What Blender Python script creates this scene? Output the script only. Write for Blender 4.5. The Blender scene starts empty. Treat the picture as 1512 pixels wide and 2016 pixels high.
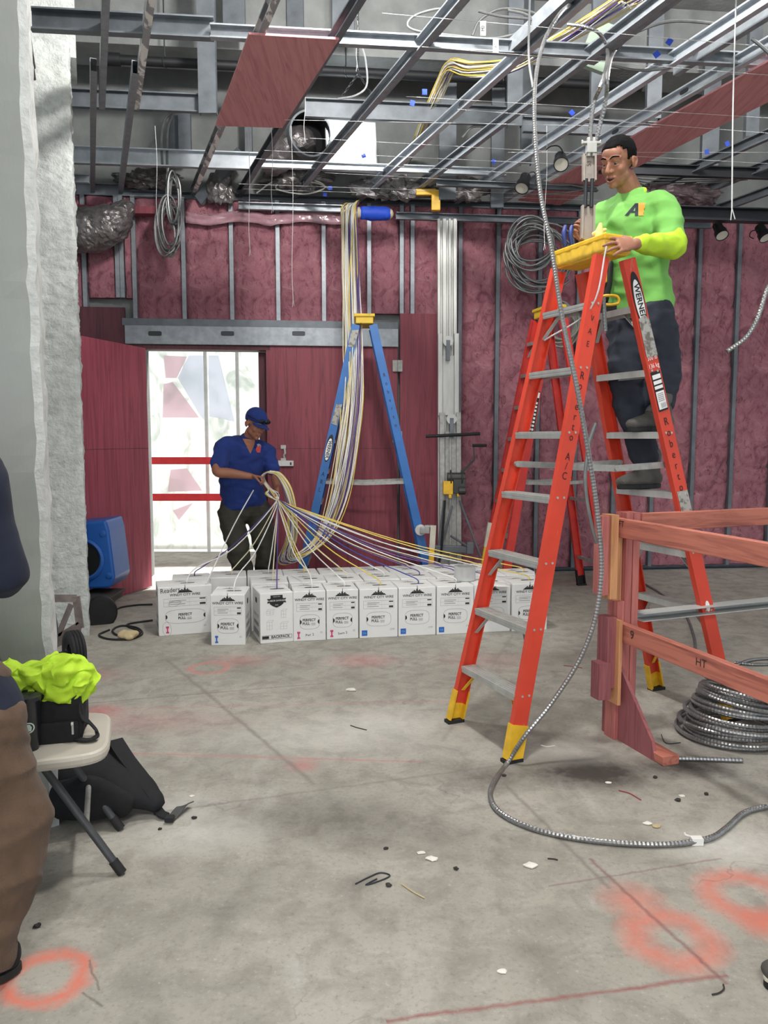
import bpy, bmesh, math, random
from mathutils import Vector, Matrix, Quaternion, noise
from mathutils.bvhtree import BVHTree
random.seed(7)
V = Vector
scn = bpy.context.scene
COL = scn.collection
# ------------------------------------------------------------------ camera
CAM_H, FOC, PITCH = 1.5, 1550.0, math.radians(5.38)
cam_d = bpy.data.cameras.new('camera')
cam_d.sensor_fit = 'VERTICAL'; cam_d.sensor_height = 36.0
cam_d.lens = FOC / 2016.0 * 36.0
cam_d.clip_start = 0.05; cam_d.clip_end = 200
cam = bpy.data.objects.new('camera', cam_d); COL.objects.link(cam)
cam.location = (0, 0, CAM_H); cam.rotation_euler = (math.pi / 2 - PITCH, 0, 0)
scn.camera = cam
# ------------------------------------------------------------------ view, world, lights
scn.view_settings.view_transform = 'Standard'; scn.view_settings.look = 'None'
scn.view_settings.gamma = 1.0; scn.view_settings.use_curve_mapping = False
scn.view_settings.exposure = -0.08
wd = bpy.data.worlds.new('overcast_sky'); scn.world = wd; wd.use_nodes = True
bgn = wd.node_tree.nodes['Background']
bgn.inputs[0].default_value = (0.86, 0.93, 1.0, 1); bgn.inputs[1].default_value = 1.0

def sun(name, direction, strength, angle, col=(1, .97, .92)):
    d = bpy.data.lights.new(name, 'SUN'); d.energy = strength; d.angle = math.radians(angle); d.color = col
    o = bpy.data.objects.new(name, d); COL.objects.link(o)
    o.rotation_euler = V(direction).to_track_quat('-Z', 'Y').to_euler(); o.location = (-2, 14, 9)
    return o
sun('sun', (-.22, -.36, -.90), 16.0, 3)

def area(name, loc, size, power, col=(1, .97, .93), aim=(0, 0, -1)):
    d = bpy.data.lights.new(name, 'AREA'); d.shape = 'RECTANGLE'; d.size = size[0]; d.size_y = size[1]
    d.energy = power; d.color = col
    o = bpy.data.objects.new(name, d); COL.objects.link(o); o.location = loc
    o.rotation_euler = V(aim).to_track_quat('-Z', 'Y').to_euler()
    return o
def bulb(loc, power, r=.14, col=(1, .97, .93)):
    d = bpy.data.lights.new('roof_lamp', 'POINT'); d.energy = power; d.shadow_soft_size = r; d.color = col
    o = bpy.data.objects.new('roof_lamp', d); COL.objects.link(o); o.location = loc
bulb((0.6, 3.0, 4.9), 330); bulb((3.0, 5.4, 4.9), 130); bulb((-.2, 4.9, 4.85), 270)
area('roof_lamp', (0.2, -2.2, 5.2), (2.0, 2.0), 280)
area('rear_daylight_fill', (-1.0, -6.5, 2.4), (7, 3.6), 210, (.93, .97, 1), (0.1, 1, -.05))  # area lamp added behind the camera as fill for daylight from that side

# ------------------------------------------------------------------ pixels to places
_cf = V((0, math.cos(PITCH), -math.sin(PITCH))); _cu = V((0, math.sin(PITCH), math.cos(PITCH))); _cr = V((1, 0, 0))
CAMP = V((0, 0, CAM_H))
def ray(px, py):
    return _cf + _cr * ((px - 756) / FOC) - _cu * ((py - 1008) / FOC)
def PZ(px, py, z=0.0):
    r = ray(px, py); return CAMP + r * ((z - CAM_H) / r.z)
def PY(px, py, y):
    r = ray(px, py); return CAMP + r * (y / r.y)
# building grid: the back wall runs 6 degrees off the picture plane, joists and guard rail 20 degrees off the lens axis
WU = V((math.cos(math.radians(6)), math.sin(math.radians(6)), 0)); WN = V((WU.y, -WU.x, 0)); WO = V((0, 8.57, 0))
JD = V((-.348, .9374, 0)).normalized(); JP = V((JD.y, -JD.x, 0))
def PWALL(px, py, off=0.0):
    r = ray(px, py); o = WO + WN * off
    return CAMP + r * ((o - CAMP).dot(WN) / r.dot(WN))
def WS(px, py=700):
    return (PWALL(px, py) - WO).dot(WU)
def WP(s, off, z):
    return WO + WU * s + WN * off + V((0, 0, z))

# ------------------------------------------------------------------ materials
def lin(c):
    def f(u):
        u /= 255.0
        return u / 12.92 if u <= .04045 else ((u + .055) / 1.055) ** 2.4
    return (f(c[0]), f(c[1]), f(c[2]), 1)
MATS = {}
class NT:
    def __init__(s, name):
        s.m = bpy.data.materials.new(name); s.m.use_nodes = True
        s.t = s.m.node_tree; s.n = s.t.nodes; s.b = s.n['Principled BSDF']
        s.tc = s.n.new('ShaderNodeTexCoord')
    def L(s, a, b): s.t.links.new(a, b)
    def map(s, scale=(1, 1, 1), rot=(0, 0, 0)):
        n = s.n.new('ShaderNodeMapping'); n.inputs['Scale'].default_value = scale; n.inputs['Rotation'].default_value = rot
        s.L(s.tc.outputs['Object'], n.inputs[0]); return n.outputs[0]
    def noise(s, vec, scale, detail=4, rough=.55, dist=0):
        n = s.n.new('ShaderNodeTexNoise'); n.inputs['Scale'].default_value = scale
        n.inputs['Detail'].default_value = detail; n.inputs['Roughness'].default_value = rough; n.inputs['Distortion'].default_value = dist
        s.L(vec, n.inputs['Vector']); return n.outputs[0]
    def ramp(s, fac, stops):
        n = s.n.new('ShaderNodeValToRGB'); e = n.color_ramp.elements
        while len(e) < len(stops): e.new(.5)
        for i, (p, c) in enumerate(stops): e[i].position = p; e[i].color = c
        s.L(fac, n.inputs[0]); return n.outputs[0]
    def mix(s, fac, a, b):
        n = s.n.new('ShaderNodeMix'); n.data_type = 'RGBA'
        for sock, v in ((n.inputs[0], fac), (n.inputs[6], a), (n.inputs[7], b)):
            if hasattr(v, 'is_output'): s.L(v, sock)
            else: sock.default_value = v
        return n.outputs[2]
    def math(s, op, a, b=None, c=None, clamp=False):
        n = s.n.new('ShaderNodeMath'); n.operation = op; n.use_clamp = clamp
        for i, v in enumerate((a, b, c)):
            if v is None: continue
            if hasattr(v, 'is_output'): s.L(v, n.inputs[i])
            else: n.inputs[i].default_value = v
        return n.outputs[0]
    def bump(s, h, strength=.3, dist=.01):
        n = s.n.new('ShaderNodeBump'); n.inputs['Strength'].default_value = strength; n.inputs['Distance'].default_value = dist
        s.L(h, n.inputs['Height']); s.L(n.outputs[0], s.b.inputs['Normal'])
    def base(s, c):
        if hasattr(c, 'is_output'): s.L(c, s.b.inputs['Base Color'])
        else: s.b.inputs['Base Color'].default_value = c
    def pbr(s, rough=.6, metal=0.0, spec=None):
        s.b.inputs['Roughness'].default_value = rough; s.b.inputs['Metallic'].default_value = metal
        if spec is not None: s.b.inputs['Specular IOR Level'].default_value = spec
def scl(c, k): return tuple(max(0, min(1, x * k)) for x in c[:3]) + (1,)
def M(name, rgb, rough=.6, metal=0.0, var=.12, scale=6, stretch=(1, 1, 1), bump=0.0, bscale=60, spec=None, sheen=0):
    """plain procedural surface: base colour with soft mottling and a fine bump"""
    if name in MATS: return MATS[name]
    t = NT(name); c = lin(rgb); v = t.map(stretch)
    n = t.noise(v, scale, 5)
    t.base(t.ramp(n, [(.3, scl(c, 1 - var)), (.7, scl(c, 1 + var))])); t.pbr(rough, metal, spec)
    if sheen: t.b.inputs['Sheen Weight'].default_value = sheen
    if bump: t.bump(t.noise(t.map(stretch), bscale, 4), bump, .01)
    MATS[name] = t.m; return t.m
def M_grain(name, rgb, dark, axis='z', rough=.65, knots=True, scale=9.0):
    if name in MATS: return MATS[name]
    t = NT(name); a, b = lin(rgb), lin(dark)
    if isinstance(axis, str): v = t.map({'x': (.06, 1, 1), 'y': (1, .06, 1), 'z': (1, 1, .06)}[axis])
    else:   # grain along a direction in plan, given in degrees
        mp = t.n.new('ShaderNodeMapping'); mp.vector_type = 'TEXTURE'; mp.inputs['Scale'].default_value = (16, 1, 1); mp.inputs['Rotation'].default_value = (0, 0, math.radians(axis))
        t.L(t.tc.outputs['Object'], mp.inputs[0]); v = mp.outputs[0]
    n1 = t.noise(v, scale * 4, 6, .6, 1.2); n2 = t.noise(v, scale * .5, 3)
    c = t.ramp(n1, [(.3, b), (.55, a), (.8, scl(a, 1.12))])
    c = t.mix(t.math('MULTIPLY', n2, .45), c, scl(b, 1.1))
    if knots:
        vo = t.n.new('ShaderNodeTexVoronoi'); vo.inputs['Scale'].default_value = 1.9
        t.L(t.map((1, 1, .55)), vo.inputs['Vector'])
        k = t.ramp(vo.outputs['Distance'], [(.03, (1, 1, 1, 1)), (.06, (0, 0, 0, 1))])
        c = t.mix(t.math('MULTIPLY', k, .75), c, scl(b, .45))
    t.base(c); t.pbr(rough); t.bump(n1, .15, .004)
    MATS[name] = t.m; return t.m
def M_speck(name, rgb, spots, rough=.45, metal=0.0, lo=.56, hi=.6, scale=7, stretch=(1, 1, 1)):
    """surface with paint flecks / scuffs of another colour"""
    if name in MATS: return MATS[name]
    t = NT(name); v = t.map(stretch); n = t.noise(v, scale, 6, .62); a = lin(rgb)
    f = t.ramp(n, [(lo, (0, 0, 0, 1)), (hi, (1, 1, 1, 1))])
    m = t.ramp(t.noise(t.map(), 5, 4), [(.3, scl(a, .9)), (.7, scl(a, 1.1))])
    t.base(t.mix(f, m, lin(spots))); t.pbr(rough, metal)
    if metal: t.L(t.math('SUBTRACT', metal, t.math('MULTIPLY', f, metal)), t.b.inputs['Metallic'])
    MATS[name] = t.m; return t.m
def M_emit(name, rgb, strength):
    if name in MATS: return MATS[name]
    t = NT(name); t.base(lin(rgb)); t.b.inputs['Emission Color'].default_value = lin(rgb); t.b.inputs['Emission Strength'].default_value = strength
    MATS[name] = t.m; return t.m

GALV = M('galvanised_steel', (146, 152, 158), .42, .35, .18, 14, (1, 1, 1))
GALV_D = M('dull_galvanised_steel', (106, 112, 118), .5, .25, .2, 9)
GALV_B = M('bright_galvanised_steel', (198, 205, 212), .33, .45, .12, 12)
GALV_P = M_speck('paint_flecked_steel', (150, 153, 156), (236, 234, 230), .45, .35, .52, .57, 11, (1, .35, 1))
ALU = M('aluminium', (182, 182, 178), .4, .35, .12, 20, (1, 1, .2))
ALU_W = M('worn_aluminium', (158, 158, 154), .45, .3, .2, 25)
STEEL_DK = M('dark_steel', (62, 64, 68), .45, .6)
MC = M('armoured_cable_steel', (150, 150, 150), .33, .8, .15, 30)
MC_D = M('dull_armoured_cable', (124, 126, 126), .4, .6, .2, 12)
INSUL = None
RED_FG = M_speck('red_fibreglass', (208, 66, 44), (194, 116, 96), .45, 0, .66, .74, 16, (1, 1, .3))
RED_FG_D = M('red_fibreglass_scuffed', (200, 52, 44), .5, 0, .15, 8)
BLUE_FG = M('blue_fibreglass', (30, 98, 168), .42, 0, .12, 8)
YEL = M('yellow_plastic', (226, 178, 40), .45, 0, .15, 18)
YEL_W = M_speck('grimy_yellow_plastic', (220, 184, 52), (80, 66, 30), .5, 0, .62, .68, 22)
WHITE_CARD = M('white_carton', (226, 226, 224), .6, 0, .04, 5, bump=.05, bscale=20)
INK = M('black_print', (26, 26, 28), .6)
INK_G = M('grey_print', (150, 152, 154), .6)
PINK = M('pink_tag', (206, 60, 120), .6)
BLUEP = M('blue_tag', (38, 104, 190), .6)
BLACKF = M('black_fabric', (20, 21, 25), .85, 0, .25, 40, bump=.2, bscale=200)
RUBBER = M('black_rubber', (26, 26, 28), .7, 0, .2, 20, bump=.15, bscale=80)
NAVY = M('navy_cotton', (15, 24, 44), .88, 0, .14, 9, bump=.15, bscale=350, sheen=.03)
ROYAL = M('royal_blue_cotton', (24, 48, 116), .88, 0, .12, 9, bump=.15, bscale=350, sheen=.03)
LIME = M('lime_green_cotton', (120, 184, 90), .85, 0, .06, 9, bump=.15, bscale=350)
HIVIS = M('hi_vis_yellow_fabric', (182, 220, 48), .75, 0, .08, 9, bump=.15, bscale=250)
DENIM = M('dark_blue_denim', (40, 45, 57), .88, 0, .2, 14, bump=.2, bscale=300)
OLIVE = M('olive_work_trousers', (58, 56, 46), .88, 0, .15, 10, bump=.2, bscale=300)
BROWN = M('brown_corduroy', (86, 66, 50), .9, 0, .22, 14, bump=.3, bscale=200, sheen=.1)
LEATHER = M('grey_boot_leather', (84, 82, 78), .7, 0, .25, 14, bump=.3, bscale=120)
SKIN = M('skin', (158, 108, 86), .55, 0, .08, 12, bump=.08, bscale=180)
SKIN2 = M('tanned_skin', (150, 98, 76), .55, 0, .1, 12, bump=.08, bscale=180)
HAIR = M('black_hair', (15, 14, 15), .85, 0, .3, 60, (1, 1, .3), bump=.5, bscale=160, spec=.15)
HAIR_G = M('grey_hair', (120, 116, 112), .7, 0, .3, 60, bump=.5, bscale=160)
LIP = M('lip', (150, 86, 76), .5)
DARK = M('mouth_dark', (40, 18, 18), .6)
EYEW = M('eye_white', (124, 108, 100), .4)
EYEB = M('iris', (40, 26, 20), .3)
BEIGE = M('beige_plastic', (184, 178, 166), .4, 0, .05, 6)
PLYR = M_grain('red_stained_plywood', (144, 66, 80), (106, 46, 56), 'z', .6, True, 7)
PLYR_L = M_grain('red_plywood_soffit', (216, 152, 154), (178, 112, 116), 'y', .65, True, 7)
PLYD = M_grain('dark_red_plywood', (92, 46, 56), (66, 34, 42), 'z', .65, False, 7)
LUM_X = M_grain('pink_stained_lumber', (198, 122, 102), (138, 76, 66), -70.7, .7, False, 7)
LUM_F = M_grain('pink_stained_far_lumber', (198, 122, 102), (138, 76, 66), 19.3, .7, False, 7)
LUM_Z = M_grain('pink_stained_stud', (192, 116, 108), (150, 80, 78), 'z', .7, False, 7)
LUM_T = M_grain('bare_lumber', (206, 150, 104), (166, 112, 76), 'z', .7, False, 7)
LUM_P = M_grain('stained_gusset_plywood', (158, 92, 94), (116, 62, 68), 'z', .7, True, 7)

# ------------------------------------------------------------------ mesh building
def tag(o, label=None, cat=None, group=None, kind=None):
    if label: o['label'] = label
    if cat: o['category'] = cat
    if group: o['group'] = group
    if kind: o['kind'] = kind
    return o
def thing(name, label, cat, loc=(0, 0, 0), group=None, rz=0.0):
    o = bpy.data.objects.new(name, None); COL.objects.link(o); o.location = loc; o.rotation_euler = (0, 0, rz)
    o.empty_display_size = .1
    return tag(o, label, cat, group)
def rootmat(o):
    m = o.matrix_basis.copy()
    while o.parent: o = o.parent; m = o.matrix_basis @ m
    return m
def catmull(pts, sub):
    if len(pts) < 3 or sub < 2: 
        return [V(p) for p in pts]
    out = []
    P = [V(p) for p in pts]; P = [P[0] * 2 - P[1]] + P + [P[-1] * 2 - P[-2]]
    for i in range(1, len(P) - 2):
        a, b, c, d = P[i - 1:i + 3]
        for k in range(sub):
            t = k / sub
            out.append(.5 * ((2 * b) + (c - a) * t + (2 * a - 5 * b + 4 * c - d) * t * t + (3 * b - a - 3 * c + d) * t ** 3))
    out.append(P[-2]); return out
def resample(pts, step):
    d = [0]
    for a, b in zip(pts, pts[1:]): d.append(d[-1] + (b - a).length)
    n = max(2, int(d[-1] / step)); out = []; j = 0
    for i in range(n + 1):
        t = d[-1] * i / n
        while j < len(d) - 2 and d[j + 1] < t: j += 1
        L = d[j + 1] - d[j]
        out.append(pts[j].lerp(pts[j + 1], 0 if L < 1e-9 else (t - d[j]) / L))
    return out
class MB:
    def __init__(s): s.v = []; s.f = []; s.mi = []; s.cur = 0
    def add(s, vs, fs):
        o = len(s.v); s.v += [V(p) for p in vs]
        for f in fs: s.f.append([i + o for i in f]); s.mi.append(s.cur)
        return s
    def box(s, c, size, rot=None):
        hx, hy, hz = size[0] / 2, size[1] / 2, size[2] / 2
        vs = [V((x, y, z)) for x in (-hx, hx) for y in (-hy, hy) for z in (-hz, hz)]
        if rot is not None: vs = [rot @ p for p in vs]
        c = V(c)
        return s.add([c + p for p in vs], [(0, 1, 3, 2), (4, 6, 7, 5), (0, 4, 5, 1), (2, 3, 7, 6), (0, 2, 6, 4), (1, 5, 7, 3)])
    def beam(s, a, b, w, h, up=V((0, 0, 1)), bev=0.0):
        """bar from a to b; w across, h along up"""
        a, b = V(a), V(b); t = (b - a).normalized(); x = t.cross(up).normalized(); y = x.cross(t).normalized()
        if bev:
            e = bev; prof = [(-w/2+e, -h/2), (w/2-e, -h/2), (w/2, -h/2+e), (w/2, h/2-e), (w/2-e, h/2), (-w/2+e, h/2), (-w/2, h/2-e), (-w/2, -h/2+e)]
        else: prof = [(-w/2, -h/2), (w/2, -h/2), (w/2, h/2), (-w/2, h/2)]
        return s.sweep([a, b], [x, x], [y, y], prof)
    def sweep(s, pts, xs, ys, prof):
        n = len(prof); vs = []; fs = []
        for p, x, y in zip(pts, xs, ys): vs += [p + x * q[0] + y * q[1] for q in prof]
        for i in range(len(pts) - 1):
            for k in range(n): fs.append((i*n+k, i*n+(k+1) % n, (i+1)*n+(k+1) % n, (i+1)*n+k))
        fs.append(tuple(reversed(range(n)))); fs.append(tuple(range((len(pts)-1)*n, len(pts)*n)))
        return s.add(vs, fs)
    def channel(s, a, b, w, h, up=V((0, 0, 1)), th=.004, lip=.012, flip=False):
        """C section: web of height h along up, flanges of width w to the side, with lips"""
        a, b = V(a), V(b); t = (b - a).normalized(); x = t.cross(up).normalized(); y = x.cross(t).normalized()
        if flip: x = -x
        e = th
        prof = [(0, 0), (w, 0), (w, lip), (w-e, lip), (w-e, e), (e, e), (e, h-e), (w-e, h-e), (w-e, h-lip), (w, h-lip), (w, h), (0, h)]
        prof = [(p - w/2, q - h/2) for p, q in prof]
        return s.sweep([a, b], [x, x], [y, y], prof)
    def tube(s, pts, r, seg=8, sub=6, closed=False, corr=0.0, step=None):
        P = catmull(pts, sub) if sub > 1 else [V(p) for p in pts]
        if step: P = resample(P, step)
        n = len(P); vs = []; fs = []
        t0 = (P[1] - P[0]).normalized(); ref = V((0, 0, 1)) if abs(t0.z) < .9 else V((1, 0, 0))
        x = t0.cross(ref).normalized()
        for i in range(n):
            t = (P[min(i+1, n-1)] - P[max(i-1, 0)])
            if closed: t = P[(i+1) % n] - P[i-1]
            if t.length < 1e-9: t = t0
            t.normalize(); x = (x - t * x.dot(t))
            if x.length < 1e-6: x = t.orthogonal()
            x.normalize(); y = t.cross(x)
            rr = r[min(i, len(r)-1)] if isinstance(r, (list, tuple)) else r
            if corr: rr *= (1 - corr * (i % 2))
            for k in range(seg):
                a = 2 * math.pi * k / seg; vs.append(P[i] + (x * math.cos(a) + y * math.sin(a)) * rr)
        m = n if closed else n - 1
        for i in range(m):
            for k in range(seg):
                j = (i + 1) % n
                fs.append((i*seg+k, i*seg+(k+1) % seg, j*seg+(k+1) % seg, j*seg+k))
        if not closed: fs.append(tuple(reversed(range(seg)))); fs.append(tuple(range((n-1)*seg, n*seg)))
        return s.add(vs, fs)
    def cyl(s, a, b, r, seg=20, r2=None):
        return s.tube([a, b], [r, r if r2 is None else r2], seg, 1)
    def lathe(s, c, axis, prof, seg=24):
        """prof: list of (radius, distance along axis)"""
        c = V(c); t = V(axis).normalized(); x = t.orthogonal().normalized(); y = t.cross(x); vs = []; fs = []; n = len(prof)
        for k in range(seg):
            a = 2*math.pi*k/seg; d = x*math.cos(a) + y*math.sin(a)
            vs += [c + d*r + t*h for r, h in prof]
        for k in range(seg):
            j = (k+1) % seg
            for i in range(n-1): fs.append((k*n+i, j*n+i, j*n+i+1, k*n+i+1))
        return s.add(vs, fs)
    def ell(s, c, r, rot=None, seg=20, rings=12):
        c = V(c); vs = [V((0, 0, 1))]; fs = []
        for i in range(1, rings):
            a = math.pi*i/rings
            for k in range(seg):
                b = 2*math.pi*k/seg; vs.append(V((math.sin(a)*math.cos(b), math.sin(a)*math.sin(b), math.cos(a))))
        vs.append(V((0, 0, -1)))
        for k in range(seg):
            j = (k+1) % seg
            fs.append((0, 1+k, 1+j))
            for i in range(rings-2): fs.append((1+i*seg+k, 1+(i+1)*seg+k, 1+(i+1)*seg+j, 1+i*seg+j))
            fs.append((len(vs)-1, 1+(rings-2)*seg+j, 1+(rings-2)*seg+k))
        out = []
        for p in vs:
            q = V((p.x*r[0], p.y*r[1], p.z*r[2]))
            out.append(c + (rot @ q if rot is not None else q))
        return s.add(out, fs)
    def prism(s, poly, origin, x, y, depth, z=None):
        """2D polygon in the (x, y) axes at origin, extruded by depth along -(x cross y)"""
        x, y = V(x), V(y); z = V(z) if z else x.cross(y).normalized(); o = V(origin); n = len(poly)
        vs = [o + x*p[0] + y*p[1] for p in poly] + [o + x*p[0] + y*p[1] - z*depth for p in poly]
        fs = [tuple(range(n)), tuple(reversed(range(n, 2*n)))] + [(i, i+n, (i+1) % n + n, (i+1) % n) for i in range(n)]
        return s.add(vs, fs)
    def flat(s, poly, origin, x, y):
        o = V(origin); return s.add([o + V(x)*p[0] + V(y)*p[1] for p in poly], [tuple(range(len(poly)))])
    def text(s, txt, size, origin, x, y, align='CENTER', squash=1.0, bold=0.0):
        vs, fs = text2d(txt, align, bold)
        o = V(origin); x, y = V(x), V(y)
        return s.add([o + x*(p[0]*size*squash) + y*(p[1]*size) for p in vs], fs)
    def xform(s, m): s.v = [m @ p for p in s.v]; return s
    def limb(s, pts, rad, side=None, seg=14, sub=6):
        P = catmull(pts, sub)
        R = [(r, r) if not isinstance(r, tuple) else r for r in rad]
        R = catmull([V((a, b, 0)) for a, b in R], sub)
        n = len(P); rings = []
        t0 = (P[1]-P[0]).normalized(); x = V(side) if side is not None else t0.orthogonal()
        for i in range(n):
            t = (P[min(i+1, n-1)] - P[max(i-1, 0)]).normalized()
            if side is not None: x = V(side)
            x = (x - t*x.dot(t)).normalized(); y = t.cross(x)
            rings.append((P[i], t, x, y, max(R[i].x, .001), max(R[i].y, .001)))
        full = []
        p, t, x, y, a, b = rings[0]; m = min(a, b)
        for q in (.95, .7, .4): full.append((p - t*m*q*.9, x, y, a*math.sqrt(1-q*q), b*math.sqrt(1-q*q)))
        full += [(p, x, y, a, b) for p, t, x, y, a, b in rings]
        p, t, x, y, a, b = rings[-1]; m = min(a, b)
        for q in (.4, .7, .95): full.append((p + t*m*q*.9, x, y, a*math.sqrt(1-q*q), b*math.sqrt(1-q*q)))
        vs = []; fs = []
        for p, x, y, a, b in full:
            for k in range(seg):
                w = 2*math.pi*k/seg; vs.append(p + x*(a*math.cos(w)) + y*(b*math.sin(w)))
        for i in range(len(full)-1):
            for k in range(seg): fs.append((i*seg+k, i*seg+(k+1) % seg, (i+1)*seg+(k+1) % seg, (i+1)*seg+k))
        fs.append(tuple(reversed(range(seg)))); fs.append(tuple(range((len(full)-1)*seg, len(full)*seg)))
        return s.add(vs, fs)
    def build(s, name, mat, parent=None, smooth=False, bevel=0.0, label=None, local=False, keep=False):
        if parent is not None:
            if not local:
                m = rootmat(parent).inverted(); vs = [m @ p for p in s.v]
            else: vs = s.v
            loc = V((0, 0, 0))
        else:
            if keep: loc = V((0, 0, 0))
            else:
                lo = [min(p[i] for p in s.v) for i in range(3)]; hi = [max(p[i] for p in s.v) for i in range(3)]
                loc = V(((lo[0]+hi[0])/2, (lo[1]+hi[1])/2, lo[2]))
            vs = [p - loc for p in s.v]
        me = bpy.data.meshes.new(name); me.from_pydata([tuple(p) for p in vs], [], s.f); 
        mats = mat if isinstance(mat, (list, tuple)) else [mat]
        for m in mats: me.materials.append(m)
        if len(mats) > 1: me.polygons.foreach_set('material_index', s.mi)
        if smooth: me.polygons.foreach_set('use_smooth', [True]*len(me.polygons))
        me.update()
        o = bpy.data.objects.new(name, me); COL.objects.link(o); o.location = loc
        if parent is not None: o.parent = parent
        if bevel:
            b = o.modifiers.new('bevel', 'BEVEL'); b.width = bevel; b.segments = 2; b.limit_method = 'ANGLE'
        if smooth and hasattr(me, 'set_sharp_from_angle'): me.set_sharp_from_angle(angle=math.radians(42))
        if label: o['label'] = label
        return o
_T = {}
def text2d(txt, align='CENTER', bold=0.0):
    k = (txt, align, bold)
    if k not in _T:
        c = bpy.data.curves.new('t', 'FONT'); c.body = txt; c.size = 1; c.align_x = align; c.align_y = 'CENTER'; c.offset = bold; c.resolution_u = 3
        o = bpy.data.objects.new('t', c); COL.objects.link(o)
        dg = bpy.context.evaluated_depsgraph_get(); dg.update()
        me = bpy.data.meshes.new_from_object(o.evaluated_get(dg))
        _T[k] = ([v.co.copy() for v in me.vertices], [tuple(p.vertices) for p in me.polygons])
        bpy.data.objects.remove(o); bpy.data.curves.remove(c); bpy.data.meshes.remove(me)
    return _T[k]
def dup(root, loc, rz=None, label=None):
    r = root.copy(); COL.objects.link(r); r.location = loc
    if rz is not None: r.rotation_euler = (0, 0, rz)
    if label: r['label'] = label
    for ch in list(root.children):
        c = ch.copy(); COL.objects.link(c); c.parent = r
        for g in ch.children:
            d = g.copy(); COL.objects.link(d); d.parent = c
    return r
def solid(mb, voxel, smooth=4, wr=0.0, fr=9.0, aniso=(1, 1, 1), seed=0.0):
    """union of overlapping shapes as one continuous skin -> MB"""
    me = bpy.data.meshes.new('tmp'); me.from_pydata([tuple(p) for p in mb.v], [], mb.f); me.update()
    o = bpy.data.objects.new('tmp', me); COL.objects.link(o)
    r = o.modifiers.new('r', 'REMESH'); r.mode = 'VOXEL'; r.voxel_size = voxel
    if smooth:
        sm = o.modifiers.new('s', 'SMOOTH'); sm.factor = .5; sm.iterations = smooth
    dg = bpy.context.evaluated_depsgraph_get(); dg.update()
    e = bpy.data.meshes.new_from_object(o.evaluated_get(dg))
    out = MB(); nv = [v.normal.copy() for v in e.vertices]
    for v, n in zip(e.vertices, nv):
        p = v.co.copy()
        if wr:
            q = V((p.x*aniso[0], p.y*aniso[1], p.z*aniso[2])) * fr + V((seed, seed, seed))
            h = noise.noise(q) + .5*noise.noise(q*2.1)
            rdg = 1 - abs(noise.noise(q*.8 + V((5, 3, 1))))*2
            p = p + n * wr * (h*.6 + rdg*.6 - .3)
        out.v.append(p)
    out.f = [list(p.vertices) for p in e.polygons]; out.mi = [0]*len(out.f)
    bpy.data.objects.remove(o); bpy.data.meshes.remove(me); bpy.data.meshes.remove(e)
    return out
def bvh_of(mb): return BVHTree.FromPolygons([tuple(p) for p in mb.v], mb.f)
def drape(mb, bvh, direction, lift=.003, far=1.0):
    """lay flat print on a cloth or shell surface along a direction"""
    d = V(direction).normalized()
    for i, p in enumerate(mb.v):
        h = bvh.ray_cast(p - d*far, d, far*3)
        if h[0] is not None: mb.v[i] = h[0] - d*lift
    return mb
def subdiv_poly(poly, n=6):
    return poly
def disc(cx, cy, rx, ry, n=24, pw=2.0):
    out = []
    for k in range(n):
        a = 2*math.pi*k/n; c, s_ = math.cos(a), math.sin(a)
        out.append((cx + rx*math.copysign(abs(c)**(2/pw), c), cy + ry*math.copysign(abs(s_)**(2/pw), s_)))
    return out
ORD = ['first', 'second', 'third', 'fourth', 'fifth', 'sixth', 'seventh', 'eighth', 'ninth', 'tenth', 'eleventh', 'twelfth', 'thirteenth', 'fourteenth', 'fifteenth', 'sixteenth', 'seventeenth', 'eighteenth', 'nineteenth', 'twentieth', 'twenty-first', 'twenty-second', 'twenty-third', 'twenty-fourth']
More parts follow.
